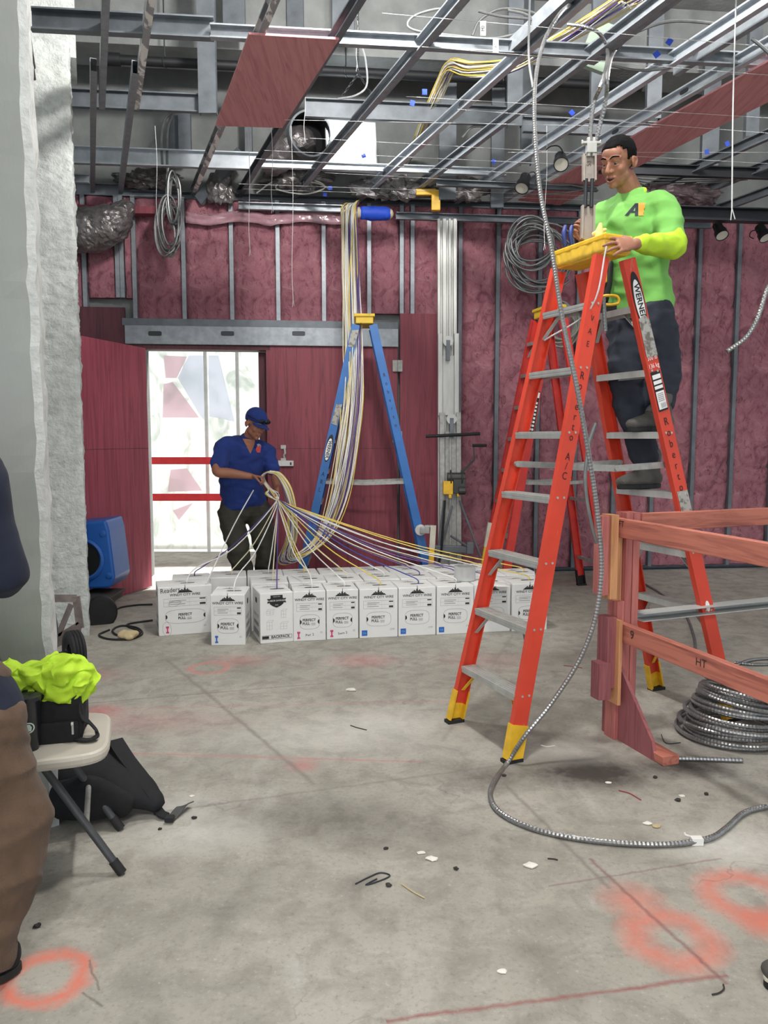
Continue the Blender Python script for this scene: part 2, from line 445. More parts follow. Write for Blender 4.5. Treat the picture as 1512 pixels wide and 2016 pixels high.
# ================================================================== the setting
def floor_material():
    t = NT('concrete_floor'); v = t.map()
    sep = t.n.new('ShaderNodeSeparateXYZ'); t.L(t.tc.outputs['Object'], sep.inputs[0]); X, Y = sep.outputs[0], sep.outputs[1]
    n1 = t.noise(v, .9, 6, .6); n2 = t.noise(v, 7, 8, .65, .4); n3 = t.noise(v, 60, 4, .7); n4 = t.noise(t.map((1, .25, 1), (0, 0, .35)), 3, 5, .6)
    c = t.ramp(n1, [(.3, lin((144, 141, 131))), (.52, lin((164, 160, 150))), (.72, lin((178, 174, 166)))])
    c = t.mix(t.ramp(n2, [(.36, (.6, .6, .6, 1)), (.56, (0, 0, 0, 1))]), c, lin((126, 121, 114)))
    c = t.mix(t.ramp(n4, [(.6, (0, 0, 0, 1)), (.72, (.45, .45, .45, 1))]), c, lin((196, 192, 186)))
    c = t.mix(t.ramp(n3, [(.28, (.55, .55, .55, 1)), (.46, (0, 0, 0, 1))]), c, lin((112, 106, 100)))
    c = t.mix(t.ramp(n3, [(.60, (0, 0, 0, 1)), (.72, (.4, .4, .4, 1))]), c, lin((206, 202, 196)))
    wob = t.noise(v, 9, 4, .7); wb = t.math('MULTIPLY', t.math('SUBTRACT', wob, .5), .55)
    spray = t.noise(v, 26, 5, .7)
    def mark(px, py, r, col, ring, width, strength, ell=1.0):
        nonlocal c
        p = PZ(px, py)
        dx = t.math('DIVIDE', t.math('SUBTRACT', X, p.x), r * ell); dy = t.math('DIVIDE', t.math('SUBTRACT', Y, p.y), r)
        d = t.math('SQRT', t.math('ADD', t.math('MULTIPLY', dx, dx), t.math('MULTIPLY', dy, dy)))
        d = t.math('ADD', d, wb)
        if ring: f = t.math('SUBTRACT', 1, t.math('DIVIDE', t.math('ABSOLUTE', t.math('SUBTRACT', d, .8)), width), clamp=True)
        else: f = t.math('SUBTRACT', 1, d, clamp=True)
        f = t.math('MULTIPLY', t.math('MULTIPLY', f, t.math('ADD', spray, .35)), strength*.72, clamp=True)
        c = t.mix(f, c, lin(col))
    OR = (206, 118, 100); RD = (186, 92, 96)
    mark(92, 1925, .125, OR, True, .32, 1.5)
    mark(1246, 1774, .14, OR, False, 1, 1.15); mark(1324, 1848, .135, OR, True, .55, 1.15)
    mark(1474, 1764, .15, OR, True, .5, 1.2); mark(1500, 1820, .10, OR, False, 1, 1.4)
    mark(412, 1315, .15, (206, 110, 108), True, .22, .9); mark(597, 1507, .10, RD, False, 1, .9); mark(195, 1401, .16, RD, False, 1, 1.0, 1.1)
    mark(715, 1300, .22, RD, False, 1, .7, 1.4); mark(470, 1300, .2, RD, False, 1, .55, 1.5); mark(160, 1330, .2, RD, False, 1, .6, 1.6); mark(270, 1420, .25, RD, False, 1, .35, 3)
    mark(960, 1300, .3, RD, False, 1, .3, 1.6); mark(1180, 1150, .3, RD, False, 1, .35, 2)
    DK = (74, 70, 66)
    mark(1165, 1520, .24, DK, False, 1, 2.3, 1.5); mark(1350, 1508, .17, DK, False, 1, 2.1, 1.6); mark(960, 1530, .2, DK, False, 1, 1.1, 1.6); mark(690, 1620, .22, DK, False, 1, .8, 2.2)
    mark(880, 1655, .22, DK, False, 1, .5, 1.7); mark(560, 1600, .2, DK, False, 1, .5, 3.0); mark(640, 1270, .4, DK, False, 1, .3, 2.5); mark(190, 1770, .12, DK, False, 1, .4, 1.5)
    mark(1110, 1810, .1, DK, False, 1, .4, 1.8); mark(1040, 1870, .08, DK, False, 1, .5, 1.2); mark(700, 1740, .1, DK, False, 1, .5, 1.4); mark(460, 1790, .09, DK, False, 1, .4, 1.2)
    LT = (222, 220, 214)
    mark(1440, 1665, .2, LT, False, 1, .9, 1.6); mark(640, 1450, .4, LT, False, 1, .5, 2.2); mark(380, 1640, .22, LT, False, 1, .6, 1.6); mark(585, 1915, .09, LT, False, 1, .45, .5); mark(1080, 1480, .2, LT, False, 1, .5, 2.5)
    mark(330, 1590, .15, LT, False, 1, .6, 2); mark(760, 1420, .3, LT, False, 1, .5, 1.5)
    def line(p, q, w, col, strength):
        nonlocal c
        a, b = PZ(*p), PZ(*q); d = (b - a); L = d.length; d /= L
        rx = t.math('SUBTRACT', X, a.x); ry = t.math('SUBTRACT', Y, a.y)
        al = t.math('ADD', t.math('MULTIPLY', rx, d.x), t.math('MULTIPLY', ry, d.y))
        pe = t.math('ADD', t.math('MULTIPLY', rx, -d.y), t.math('MULTIPLY', ry, d.x))
        pe = t.math('ADD', pe, t.math('MULTIPLY', t.math('SUBTRACT', wob, .5), .03))
        f = t.math('SUBTRACT', 1, t.math('DIVIDE', t.math('ABSOLUTE', pe), w), clamp=True)
        ins = t.math('MULTIPLY', t.math('GREATER_THAN', al, 0), t.math('LESS_THAN', al, L))
        f = t.math('MULTIPLY', t.math('MULTIPLY', f, ins), t.math('MULTIPLY', t.math('ADD', spray, .3), strength), clamp=True)
        c = t.mix(f, c, lin(col))
    line((760, 2010), (1432, 1920), .012, (140, 86, 84), 1.0); line((1160, 1690), (1432, 1938), .012, (120, 84, 84), .9); line((1080, 1745), (1420, 1690), .008, (120, 92, 90), .7)
    line((330, 1300), (620, 1545), .02, (120, 114, 108), .8); line((160, 1480), (830, 1500), .012, (190, 118, 112), .8); line((990, 1540), (1200, 1750), .015, (116, 110, 106), .8)
    line((230, 1610), (1000, 1505), .014, (116, 110, 106), .6); line((170, 1385), (640, 1345), .012, (112, 106, 102), .8); line((190, 1395), (900, 1380), .01, (196, 128, 122), .7)
    line((175, 1890), (195, 1950), .006, (96, 90, 86), .9); line((160, 1955), (205, 1980), .006, (96, 90, 86), .9); line((870, 1460), (1010, 1250), .02, (128, 122, 116), .5)
    vo = t.n.new('ShaderNodeTexVoronoi'); vo.feature = 'DISTANCE_TO_EDGE'; vo.inputs['Scale'].default_value = .85
    va = t.n.new('ShaderNodeVectorMath'); va.operation = 'ADD'; t.L(v, va.inputs[0])
    nz = t.n.new('ShaderNodeTexNoise'); nz.inputs['Scale'].default_value = 2.2; nz.inputs['Detail'].default_value = 5; t.L(v, nz.inputs['Vector']); t.L(nz.outputs['Color'], va.inputs[1]); t.L(va.outputs[0], vo.inputs['Vector'])
    ck = t.math('MULTIPLY', t.ramp(vo.outputs['Distance'], [(.0, (1, 1, 1, 1)), (.006, (0, 0, 0, 1))]), t.ramp(n1, [(.5, (0, 0, 0, 1)), (.64, (.6, .6, .6, 1))]))
    c = t.mix(ck, c, lin((92, 86, 80)))
    t.base(c); t.pbr(.62, 0, .3)
    t.L(t.ramp(n2, [(.3, (.72, .72, .72, 1)), (.7, (.5, .5, .5, 1))]), t.b.inputs['Roughness'])
    t.bump(t.math('ADD', n2, t.math('MULTIPLY', n3, .5)), .12, .006)
    return t.m
b = MB(); b.box((1, 3.5, -.1), (24, 22, .2)); tag(b.build('floor', floor_material(), keep=True), 'bare concrete slab with orange spray marks', 'floor', kind='structure')

# roof deck with sprayed texture and a downstand beam
DECK = M('sprayed_roof_deck', (134, 137, 136), .9, 0, .18, 4, bump=.6, bscale=22)
b = MB(); b.box((1, 1.6, 5.72), (22, 16, .2)); tag(b.build('ceiling', DECK), 'pale sprayed concrete roof deck', 'ceiling', kind='structure')
b = MB(); b.beam(WP(-7, .62, 5.33), WP(9, .62, 5.33), .45, .58); tag(b.build('trim_1', DECK), 'pale concrete downstand beam under the roof deck', 'beam', kind='structure')

# back wall with the door opening
SD0, SD1 = WS(285, 800), WS(524, 800); ZD = 2.43
WALLC = M('sprayed_wall', (128, 131, 130), .9, 0, .18, 3, bump=.6, bscale=18)
b = MB()
def wbox(mb, s0, s1, z0, z1, o0, o1):
    c = WP((s0+s1)/2, (o0+o1)/2, (z0+z1)/2); r = Matrix.Rotation(math.radians(6), 3, 'Z')
    return mb.box(c, (s1-s0, abs(o1-o0), z1-z0), r)
wbox(b, -8, SD0, 0, 5.62, -.11, -.30); wbox(b, SD1, 10, 0, 5.62, -.11, -.30); wbox(b, SD0, SD1, ZD, 5.62, -.11, -.30)
tag(b.build('wall_back', WALLC), 'rear wall of the room with a bright door opening', 'wall', kind='structure')

# near wall end and far pier on the left, both on the joist grid
PAINT = M('grey_green_paint', (142, 145, 141), .7, 0, .10, 2.2, (1, 1, .3), bump=.25, bscale=14)
STUC = M('rough_white_stucco', (196, 200, 197), .9, 0, .16, 16, bump=1.0, bscale=45)
def rough_box(name, mats, corner, wx, wy, h, d=.045, amp=.014, seed=1, label='', cat='wall'):
    """slab whose right front corner is at corner, with a ragged, chipped corner"""
    nz = 90; mb = MB(); rows = []
    prof = [(-wx, 0, 0), (-.5*wx, 0, 0), (-.12, 0, 0), (-.03, 0, 1), (0, .012, 1), (.0, .05, 1), (0, wy*.5, 1), (0, wy, 1), (-wx, wy, 0)]
    for i in range(nz+1):
        z = h*i/nz
        for x, y, k in prof:
            j = k * amp * (noise.noise(V((seed, y*3, z*7))) + .6*noise.noise(V((seed+9, y*5, z*23))))
            rows.append(V(corner) + JP*(x + j) + JD*(y + .5*j) + V((0, 0, z)))
    n = len(prof); fs = []; mi = []
    for i in range(nz):
        for k in range(n):
            fs.append((i*n+k, i*n+(k+1) % n, (i+1)*n+(k+1) % n, (i+1)*n+k)); mi.append(1 if prof[k][2] else 0)
    fs.append(tuple(reversed(range(n)))); mi.append(0); fs.append(tuple(range(nz*n, nz*n+n))); mi.append(0)
    mb.add(rows, fs); mb.mi = mi
    return tag(mb.build(name, mats), label, cat, kind='structure')
EDGE = M('chipped_plaster_edge', (186, 188, 186), .9, 0, .14, 20, bump=.6, bscale=40)
c0 = PZ(117, 1627)
rough_box('wall_left', [PAINT, EDGE], c0, 3.2, .30, 5.62, seed=3, label='grey painted wall end with a chipped plaster corner')
# far pier: rough stucco face towards the camera
c1 = PZ(176, 1252)
def stucco_pier():
    mb = MB(); nx, nz = 46, 260; W, D, H = .95, .55, 4.3; vs = []; fs = []; mi = []
    for i in range(nz+1):
        z = H*i/nz
        for k in range(nx+1):
            u = k/nx
            if u < .8: x = -W + W*u/.8; y = 0; nrm = -JD
            else: x = 0; y = D*(u-.8)/.2; nrm = JP
            n_ = noise.noise(V((x*6+3, y*6, z*6)))*.5 + noise.noise(V((x*22, y*22, z*22)))*.35 + noise.noise(V((x*55, y*55, z*55)))*.22
            f = .034 if u < .62 or z > 2 else .016
            edge = .012*noise.noise(V((2, y*4, z*9))) if u > .74 else 0
            vs.append(c1 + JP*(x+edge) + JD*y + V((0, 0, z)) + nrm*(n_*f))
    for i in range(nz):
        for k in range(nx):
            a = i*(nx+1)+k; fs.append((a, a+1, a+nx+2, a+nx+1)); mi.append(0)
    mb.add(vs, fs); mb.cur = 0
    o = c1 - JP*W/2 + JD*(D/2+.04) + V((0, 0, H/2))
    mb.box(o, (W-.06, D-.02, H), Matrix.Rotation(math.atan2(JP.y, JP.x), 3, 'Z'))
    return mb
tag(stucco_pier().build('wall_left_rear', STUC, smooth=True), 'rough white stucco pier behind the painted wall end', 'wall', kind='structure')
# broken concrete head of the pier up to the deck
b = MB(); o = c1 + JD*.35 - JP*.5
for i, (z0, z1, dx, dy) in enumerate(((4.3, 4.7, .05, .12), (4.7, 5.1, -.05, .05), (5.1, 5.62, .08, 0))):
    b.box(o + JP*dx + JD*dy + V((0, 0, (z0+z1)/2)), (1.0, .5, z1-z0+.02), Matrix.Rotation(math.atan2(JP.y, JP.x), 3, 'Z'))
tag(b.build('wall_left_head', STUC), 'broken stucco head above the white pier', 'wall', kind='structure')

# ------------------------------------------------------------------ studs and insulation of the back wall
def insul_mat():
    t = NT('pink_insulation'); v = t.map()
    n = t.noise(v, 5.5, 7, .62, 1.3); n2 = t.noise(v, 1.3, 3); n3 = t.noise(t.map((1, 1, .5)), 22, 5, .7, 1.0)
    c = t.ramp(n, [(.30, lin((116, 72, 84))), (.44, lin((158, 104, 116))), (.60, lin((172, 120, 129))), (.78, lin((206, 168, 172)))])
    c = t.mix(t.ramp(n3, [(.33, (.75, .75, .75, 1)), (.46, (0, 0, 0, 1))]), c, lin((86, 46, 56)))
    c = t.mix(t.math('MULTIPLY', n2, .4), c, lin((134, 78, 88)))
    t.base(c); t.pbr(.85, 0, .25); t.bump(n, .8, .05); return t.m
INSUL = insul_mat()
STUDW = .042
def wstud(px, z0, z1, label, py=600, w=STUDW, off=0.0, mat=None):
    s = WS(px, py); mb = MB(); a, c = WP(s, off-.045, z0), WP(s, off-.045, z1)
    mb.channel(a, c, .09, w, up=WU, lip=.01)
    o = mb.build('wall_stud', mat or GALV); tag(o, label, 'stud', 'studs of the back wall'); return s
ZH = PWALL(457, 634).z
ZP = PWALL(823, 618).z
ZT = 3.96
ups = [(168, 2.55, 'stud by the white pier'), (233, 2.94, 'left one of a doubled pair over the small dark panel'), (242, 2.94, 'right one of a doubled pair over the small dark panel'),
       (266, ZH, 'at the left end of the door header'), (363, ZH, None), (457, ZH, None), (548, ZH, None), (638, ZH, None), (727, ZH, None), (791, ZP, 'over the tall panel right of the door, left of a pair'), (812, ZP, 'over the tall panel right of the door, right of a pair')]
studs = []; kk = 1
for px, z0, lb in ups:
    if lb is None: kk += 1; lb = ORD[kk-1] + ' from the left along the top of the door header'
    elif 'left end' in lb: lb = 'first from the left along the top of the door header'
    studs.append((wstud(px, z0, ZT, 'grey metal wall stud, ' + lb), z0))
rights = [905, 979, 1061, 1137, 1215, 1292, 1372, 1449, 1530, 1610, 1690]
for i, px in enumerate(rights):
    studs.append((wstud(px, .04, ZT, 'full height metal wall stud, ' + ORD[i] + ' to the right of the material lift' if i else 'full height metal wall stud half hidden by the material lift', 700, mat=GALV_D), 0.0))
def batt(s0, s1, z0, z1, label, seed):
    mb = MB(); w = s1-s0; h = z1-z0; nx = max(6, int(w/.022)); nz = max(8, int(h/.026)); vs = []; fs = []
    for i in range(nz+1):
        for k in range(nx+1):
            u, t = k/nx, i/nz; s = s0 + w*u; z = z0 + h*t
            e = min(1, min(u, 1-u)*7) ** .5
            q = V((s*5+seed*7.3, z*4, seed)); d = noise.noise(q)*.5 + .35*noise.noise(q*2.3) + .2*noise.noise(q*5.1)
            cr = abs(noise.noise(V((s*3+seed, z*2.2, 4.4))))
            o = -.05 + .035*e + .034*d*e - .022*max(0, .12-cr)/.12
            vs.append(WP(s, o, z))
    for i in range(nz):
        for k in range(nx):
            a = i*(nx+1)+k; fs.append((a, a+1, a+nx+2, a+nx+1))
    n0 = len(vs)   # closed back
    vs += [WP(s0, -.105, z0), WP(s1, -.105, z0), WP(s1, -.105, z1), WP(s0, -.105, z1)]
    fs.append((n0, n0+3, n0+2, n0+1))
    A = lambda i, k: i*(nx+1)+k
    fs.append(tuple([A(0, k) for k in range(nx, -1, -1)] + [n0, n0+1]))
    fs.append(tuple([A(nz, k) for k in range(nx+1)] + [n0+2, n0+3]))
    fs.append(tuple([A(i, 0) for i in range(nz+1)] + [n0+3, n0]))
    fs.append(tuple([A(i, nx) for i in range(nz, -1, -1)] + [n0+1, n0+2]))
    mb.add(vs, fs)
    return tag(mb.build('insulation_batt', INSUL, smooth=True), label, 'insulation', 'pink insulation batts between the studs')
S = sorted(studs); m = STUDW/2
bn = 0
pairs = [(WS(120, 600), S[0][0], 2.55)] + [(S[i][0], S[i+1][0], max(S[i][1], S[i+1][1])) for i in range(len(S)-1)]
for i, (a, c_, z0) in enumerate(pairs):
    if c_ - a < .085: continue
    bn += 1
    z0 = {0: 2.55}.get(i, z0)
    if z0 < .05: z0 = .05
    if 0 < i < 3: z0 = 2.94
    nm = ORD[bn-1]
    where = 'above the door' if z0 > 2.6 else 'full height right of the door'
    batt(a+m*.9, c_-m*.9, z0, ZT-.01, 'pink insulation batt in the ' + nm + ' bay from the left, ' + where, bn)
batt(WS(868, 800), WS(903, 800), .05, ZP, 'strip of pink insulation behind the material lift, beside the tall panel', 33)
# tracks
b = MB(); b.channel(WP(-2.6, -.04, ZT+.02), WP(8, -.04, ZT+.02), .1, .07, lip=.002); tag(b.build('top_track', GALV_D), 'long grey metal track along the top of the pink insulation', 'track')
b = MB(); b.channel(WP(WS(905), -.04, .022), WP(8, -.04, .022), .1, .044, lip=.002); tag(b.build('bottom_track', GALV_D), 'grey metal track on the floor under the insulated wall', 'track')

# ------------------------------------------------------------------ doorway
hd = thing('door_header', 'grey steel box header with three slots above the doorway', 'header', WP(WS(515, 660), 0, PWALL(515, 680).z))
za, zb_ = PWALL(515, 681).z, PWALL(515, 645).z; s0, s1 = WS(248, 660), WS(783, 660)
b = MB(); wbox(b, s0, s1, za, zb_, .002, .055); b.build('header_box', GALV, hd, bevel=.004)
b = MB(); wbox(b, s0-.03, s1, zb_, zb_+.075, -.04, .03); b.build('top_plate', GALV_D, hd, bevel=.003)
for px in (307, 449, 588):
    s = WS(px, 658); z = PWALL(px, 658).z; b = MB(); b.prism(disc(0, 0, .068, .024, 20, 6), WP(s, .058, z), WU, (0, 0, 1), .004); b.build('slot', STEEL_DK, hd)
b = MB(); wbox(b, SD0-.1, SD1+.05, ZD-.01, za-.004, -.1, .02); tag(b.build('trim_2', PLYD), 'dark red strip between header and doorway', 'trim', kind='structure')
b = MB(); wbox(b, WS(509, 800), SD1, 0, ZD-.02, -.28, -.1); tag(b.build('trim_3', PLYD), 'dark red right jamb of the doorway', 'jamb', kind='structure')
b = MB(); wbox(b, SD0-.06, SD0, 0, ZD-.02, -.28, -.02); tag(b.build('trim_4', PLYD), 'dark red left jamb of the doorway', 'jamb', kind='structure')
# closed leaf
s0, s1 = WS(526, 850), WS(782, 850); zt = PWALL(650, 683).z
d2 = thing('door_2', 'closed dark red plywood door leaf behind the blue ladder', 'door', WP((s0+s1)/2, .02, 0)); d2['kind'] = 'structure'
b = MB(); wbox(b, s0, s1, .012, zt, -.02, .02); b.build('leaf', PLYR, d2)
b = MB(); wbox(b, s0, s1, 1.385, 1.389, .02, .0215); b.build('panel_seam', PLYD, d2)
for py in (721, 860):
    z = PWALL(783, py).z; b = MB(); wbox(b, s1-.055, s1+.05, z-.06, z+.06, .042, .046); b.cyl(WP(s1, .048, z-.06), WP(s1, .048, z+.06), .008, 10); b.build('hinge', ALU_W, d2)
lt = thing('door_latch', 'white lock bar and hasp on the closed red door', 'latch', WP(WS(557, 912), .02, PWALL(557, 912).z))
z = PWALL(557, 912).z; b = MB(); wbox(b, WS(538, 912), WS(578, 912), z-.03, z+.03, .021, .06); b.build('lock_bar', M('white_painted_metal', (205, 206, 205), .5), lt, bevel=.005)
b = MB(); wbox(b, WS(571, 912), WS(574, 912), z-.018, z+.012, .06, .062); b.build('keyhole', STEEL_DK, lt)
z2 = PWALL(558, 880).z; b = MB(); wbox(b, WS(553, 880), WS(563, 880), z2-.02, z2+.02, .021, .035); b.build('hasp_plate', ALU, lt); b = MB(); wbox(b, WS(553, 904), WS(563, 904), z+.03, z+.055, .021, .05); b.build('hasp_plate', ALU, lt)
b = MB(); b.tube([WP(WS(558), .03, z2-.01), WP(WS(559), .045, (z+z2)/2+.02), WP(WS(557), .04, (z+z2)/2), WP(WS(558), .03, z+.04)], .012, 8); b.build('hasp_bar', ALU, lt)
# open leaf
fa = PZ(298, 1156); fb = PZ(176, 1196); fd = (fb-fa).normalized(); fb = fa + fd*1.22; fn = V((-fd.y, fd.x, 0))
if fn.x < 0: fn = -fn
d1 = thing('door_1', 'open red plywood door leaf left of the bright doorway', 'door', fa); d1['kind'] = 'structure'
HL = CAM_H + (PY(284, 688, fa.y).z - CAM_H)
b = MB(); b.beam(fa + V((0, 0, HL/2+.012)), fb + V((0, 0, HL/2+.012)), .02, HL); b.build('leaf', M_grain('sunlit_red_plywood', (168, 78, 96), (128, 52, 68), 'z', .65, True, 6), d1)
zs = PY(235, 884, (fa.y+fb.y)/2).z
b = MB(); b.beam(fa + V((0, 0, zs)), fb + V((0, 0, zs)), .023, .004); b.build('panel_seam', PLYD, d1)
# panels
s0, s1 = WS(787, 850), WS(864, 850)
b = MB(); wbox(b, s0, s1, .01, ZP, -.02, .018); tag(b.build('plywood_sheet', PLYR), 'tall narrow red plywood panel between blue ladder and material lift', 'panel')
s0, s1 = WS(160, 640), WS(247, 640)
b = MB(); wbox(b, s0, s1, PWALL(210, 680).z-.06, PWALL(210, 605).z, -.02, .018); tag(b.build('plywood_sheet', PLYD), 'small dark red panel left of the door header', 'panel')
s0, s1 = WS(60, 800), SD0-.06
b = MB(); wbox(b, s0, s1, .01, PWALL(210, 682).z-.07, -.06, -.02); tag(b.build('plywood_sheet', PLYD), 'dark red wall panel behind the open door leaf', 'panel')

# ------------------------------------------------------------------ outside the door
def translucent(name, rgb, mixf=.6):
    t = NT(name); t.base(lin(rgb)); t.pbr(.7)
    tr = t.n.new('ShaderNodeBsdfTranslucent'); tr.inputs[0].default_value = lin(rgb)
    mx = t.n.new('ShaderNodeMixShader'); mx.inputs[0].default_value = mixf
    t.L(t.b.outputs[0], mx.inputs[1]); t.L(tr.outputs[0], mx.inputs[2]); t.L(mx.outputs[0], t.n['Material Output'].inputs[0]); return t
def screen_mat():
    t = translucent('white_screen_fabric', (236, 238, 238), .6)
    n = t.noise(t.map((1, 1, .6)), 4, 5, .6, 1.5)
    c = t.ramp(n, [(.36, lin((218, 224, 220))), (.5, lin((244, 245, 244))), (1, lin((248, 248, 248)))])
    t.base(c)
    for nd in t.n:
        if nd.type == 'BSDF_TRANSLUCENT': t.L(c, nd.inputs[0])
    return t.m
OY = 10.35
fx0, fx1 = -4.6, .6; fz1 = 3.2
fence = thing('fence_screen', 'bright white screened site fence outside the doorway', 'fence', (-2, OY, 0))
b = MB(); nx, nz = 60, 40; vs = []; fs = []
for i in range(nz+1):
    for k in range(nx+1):
        x = fx0+(fx1-fx0)*k/nx; z = .03+(fz1-.03)*i/nz
        vs.append(V((x, OY+.03*noise.noise(V((x*2, z*2, 1))), z)))
for i in range(nz):
    for k in range(nx): a = i*(nx+1)+k; fs.append((a, a+1, a+nx+2, a+nx+1))
b.add(vs, fs); o = b.build('screen', screen_mat(), fence, smooth=True)
md = o.modifiers.new('thickness', 'SOLIDIFY'); md.thickness = .002
MAUVE = translucent('pale_mauve_print', (240, 226, 232), .93).m; PALEB = translucent('pale_blue_print', (238, 240, 247), .93).m
def fp(px, py): return PY(px, py, OY-.05)
for poly, mt in (([(322, 756), (340, 752), (392, 822), (320, 822)], MAUVE), ([(322, 700), (368, 702), (348, 744), (326, 744)], MAUVE), ([(350, 744), (372, 700), (405, 700), (405, 830), (395, 820)], PALEB),
                 ([(336, 925), (368, 922), (398, 966), (330, 968)], MAUVE), ([(340, 1005), (380, 990), (352, 1024)], MAUVE), ([(410, 700), (430, 700), (462, 830), (412, 820)], PALEB)):
    b = MB(); b.prism([(p.x, p.z) for p in [fp(*q) for q in poly]], (0, OY-.05, 0), (1, 0, 0), (0, 0, 1), .002); b.build('printed_shape', mt, fence)
POSTM = M('white_fence_frame', (225, 226, 226), .5)
for px in (290, 408, 470):
    p = PY(px, 900, OY-.07); b = MB(); b.beam((p.x, OY-.07, .0), (p.x, OY-.07, fz1), .04, .04, up=V((0, 1, 0))); b.build('fence_post', POSTM, fence)
REDP = M('red_painted_rail', (206, 40, 48), .55, 0, .12, 9)
for i, py in enumerate((907, 979)):
    p = PY(350, py, OY-.35); b = MB(); b.beam((-4.2, OY-.35, p.z), (.4, OY-.35, p.z), .04, .09)
    tag(b.build('guard_rail', REDP), ('upper' if i == 0 else 'lower') + ' red wooden guard rail outside the doorway', 'rail', 'red rails outside the door')
# posts that carry the outside rails
for i, x in enumerate((-4.1, .3)):
    b = MB(); b.beam((x, OY-.30, 0), (x, OY-.30, 1.32), .04, .05, up=V((0, 1, 0))); tag(b.build('rail_post', REDP), ('left' if i == 0 else 'right') + ' wooden post carrying the red rails outside', 'post')
# ================================================================== ceiling framing
ZJ = 4.0     # underside of the joists
def ground_d(p): return p.y
def joist(pfar, pnear, label, mat=GALV, w=.045, h=.09, ext=1.2, flip=False, z=ZJ, extfar=0.0, name='ceiling_joist', holes=()):
    a = PZ(*pfar, z); c = PZ(*pnear, z)
    L = (c - a).dot(-JD); c = a - JD*(L+ext); a = a + JD*extfar
    up = V((0, 0, h/2))
    r = thing(name, label, 'joist', a, 'metal ceiling joists')
    mb = MB(); mb.channel(a+up, c+up, w, h, lip=.011, flip=flip); mb.build('channel', mat, r)
    for t in holes:
        q = a.lerp(c, t) + up; mb = MB(); mb.prism(disc(0, 0, .045, .017, 14, 3), q + (JP if flip else -JP)*(w/2+.001) , JD if flip else -JD, (0, 0, 1), .003); mb.build('punch_hole', STEEL_DK, r)
    return r
J = 'galvanised ceiling joist '
joist((182, 420), (189, 142), J+'at far left, overlapping the next one beside the white pier', GALV, ext=0, flip=True)
joist((201, 216), (201, 2), J+'hanging down at far left edge of the grid', GALV, ext=1.0, z=ZJ+.01, flip=True)
joist((233, 420), (262, 145), J+'second of the two short pieces at the left', GALV, ext=0, flip=True)
joist((268, 217), (291, 2), J+'spattered with white paint at the left', GALV_P, ext=1.0, z=ZJ+.01, flip=True)
joist((76, 230), (68, 2), J+'dark and close beside the painted wall end', STEEL_DK, ext=.4, flip=True)
joist((372, 405), (508, 2), J+'flecked white and orange on the left edge of the short red panel', GALV_P, holes=(.3,))
joist((460, 408), (724, 2), J+'on the right edge of the short red panel', GALV_D)
joist((563, 411), (948, 2), J+'passing in front of the bright light panel', GALV)
joist((690, 412), (1169, 2), J+'ending at the blue taped bracket', GALV_B, holes=(.2, .5))
joist((772, 413), (1380, 2), J+'second to the right of the blue taped bracket', GALV)
joist((873, 418), (1512, 60), J+'third to the right of the blue taped bracket', GALV_B, ext=1.5)
joist((948, 423), (1512, 116), J+'on the left edge of the long red panel', GALV_B, ext=1.5, holes=(.3, .45, .6))
joist((1054, 424), (1512, 203), J+'on the right edge of the long red panel', GALV_D, ext=1.5)
joist((1170, 426), (1512, 276), J+'first to the right of the long red panel', GALV_D, ext=1.5)
joist((1275, 427), (1512, 342), J+'second to the right of the long red panel', GALV_D, ext=1.5)
joist((1390, 428), (1512, 388), J+'at far right above the wall lamps', GALV_D, ext=1.5)
# spliced upper lengths lying beside the lower ones
for pf, pn, lb in (((742, 205), (985, 2), 'splice piece beside the joist in front of the light panel'), ((1000, 112), (1130, 2), 'splice piece high up by the white wire'), ((1164, 128), (1385, 2), 'splice piece above the green shirted man'), ((1330, 150), (1512, 42), 'splice piece at upper right')):
    a = PZ(*pf, ZJ+.02) + JP*.05
    joist(pf, pn, J.replace('joist', 'stud')+'used as '+lb, GALV, ext=.8, z=ZJ+.035, name='splice_stud', flip=True)
# red plywood strips lying on the joist flanges
def strip(pts, label, mat, z=ZJ-.014):
    P = [PZ(px, py, z) for px, py in pts]
    mb = MB(); mb.prism([(p.x, p.y) for p in P], (0, 0, z), (1, 0, 0), (0, 1, 0), -.014)
    o = mb.build('plywood_soffit', mat); tag(o, label, 'panel', 'red plywood under the joists'); return o
strip([(424, 248), (556, 252), (668, 78), (490, 68)], 'short red plywood panel fixed under two joists at upper left', PLYR_L)
a = PZ(1020, 392, ZJ); c = PZ(1110, 398, ZJ); e = (c-a).dot(JP)
mb = MB(); q = PZ(1512, 160, ZJ); n0 = a; L = (PZ(1512, 150, ZJ)-a).dot(-JD)+1.5
P = [n0, n0 + JP*e, n0 + JP*e - JD*L, n0 - JD*L]
mb.prism([(p.x, p.y) for p in P], (0, 0, ZJ-.014), (1, 0, 0), (0, 1, 0), -.014)
tag(mb.build('plywood_soffit', PLYR_L), 'long red plywood panel running up to the right above the man in green', 'panel', 'red plywood under the joists')

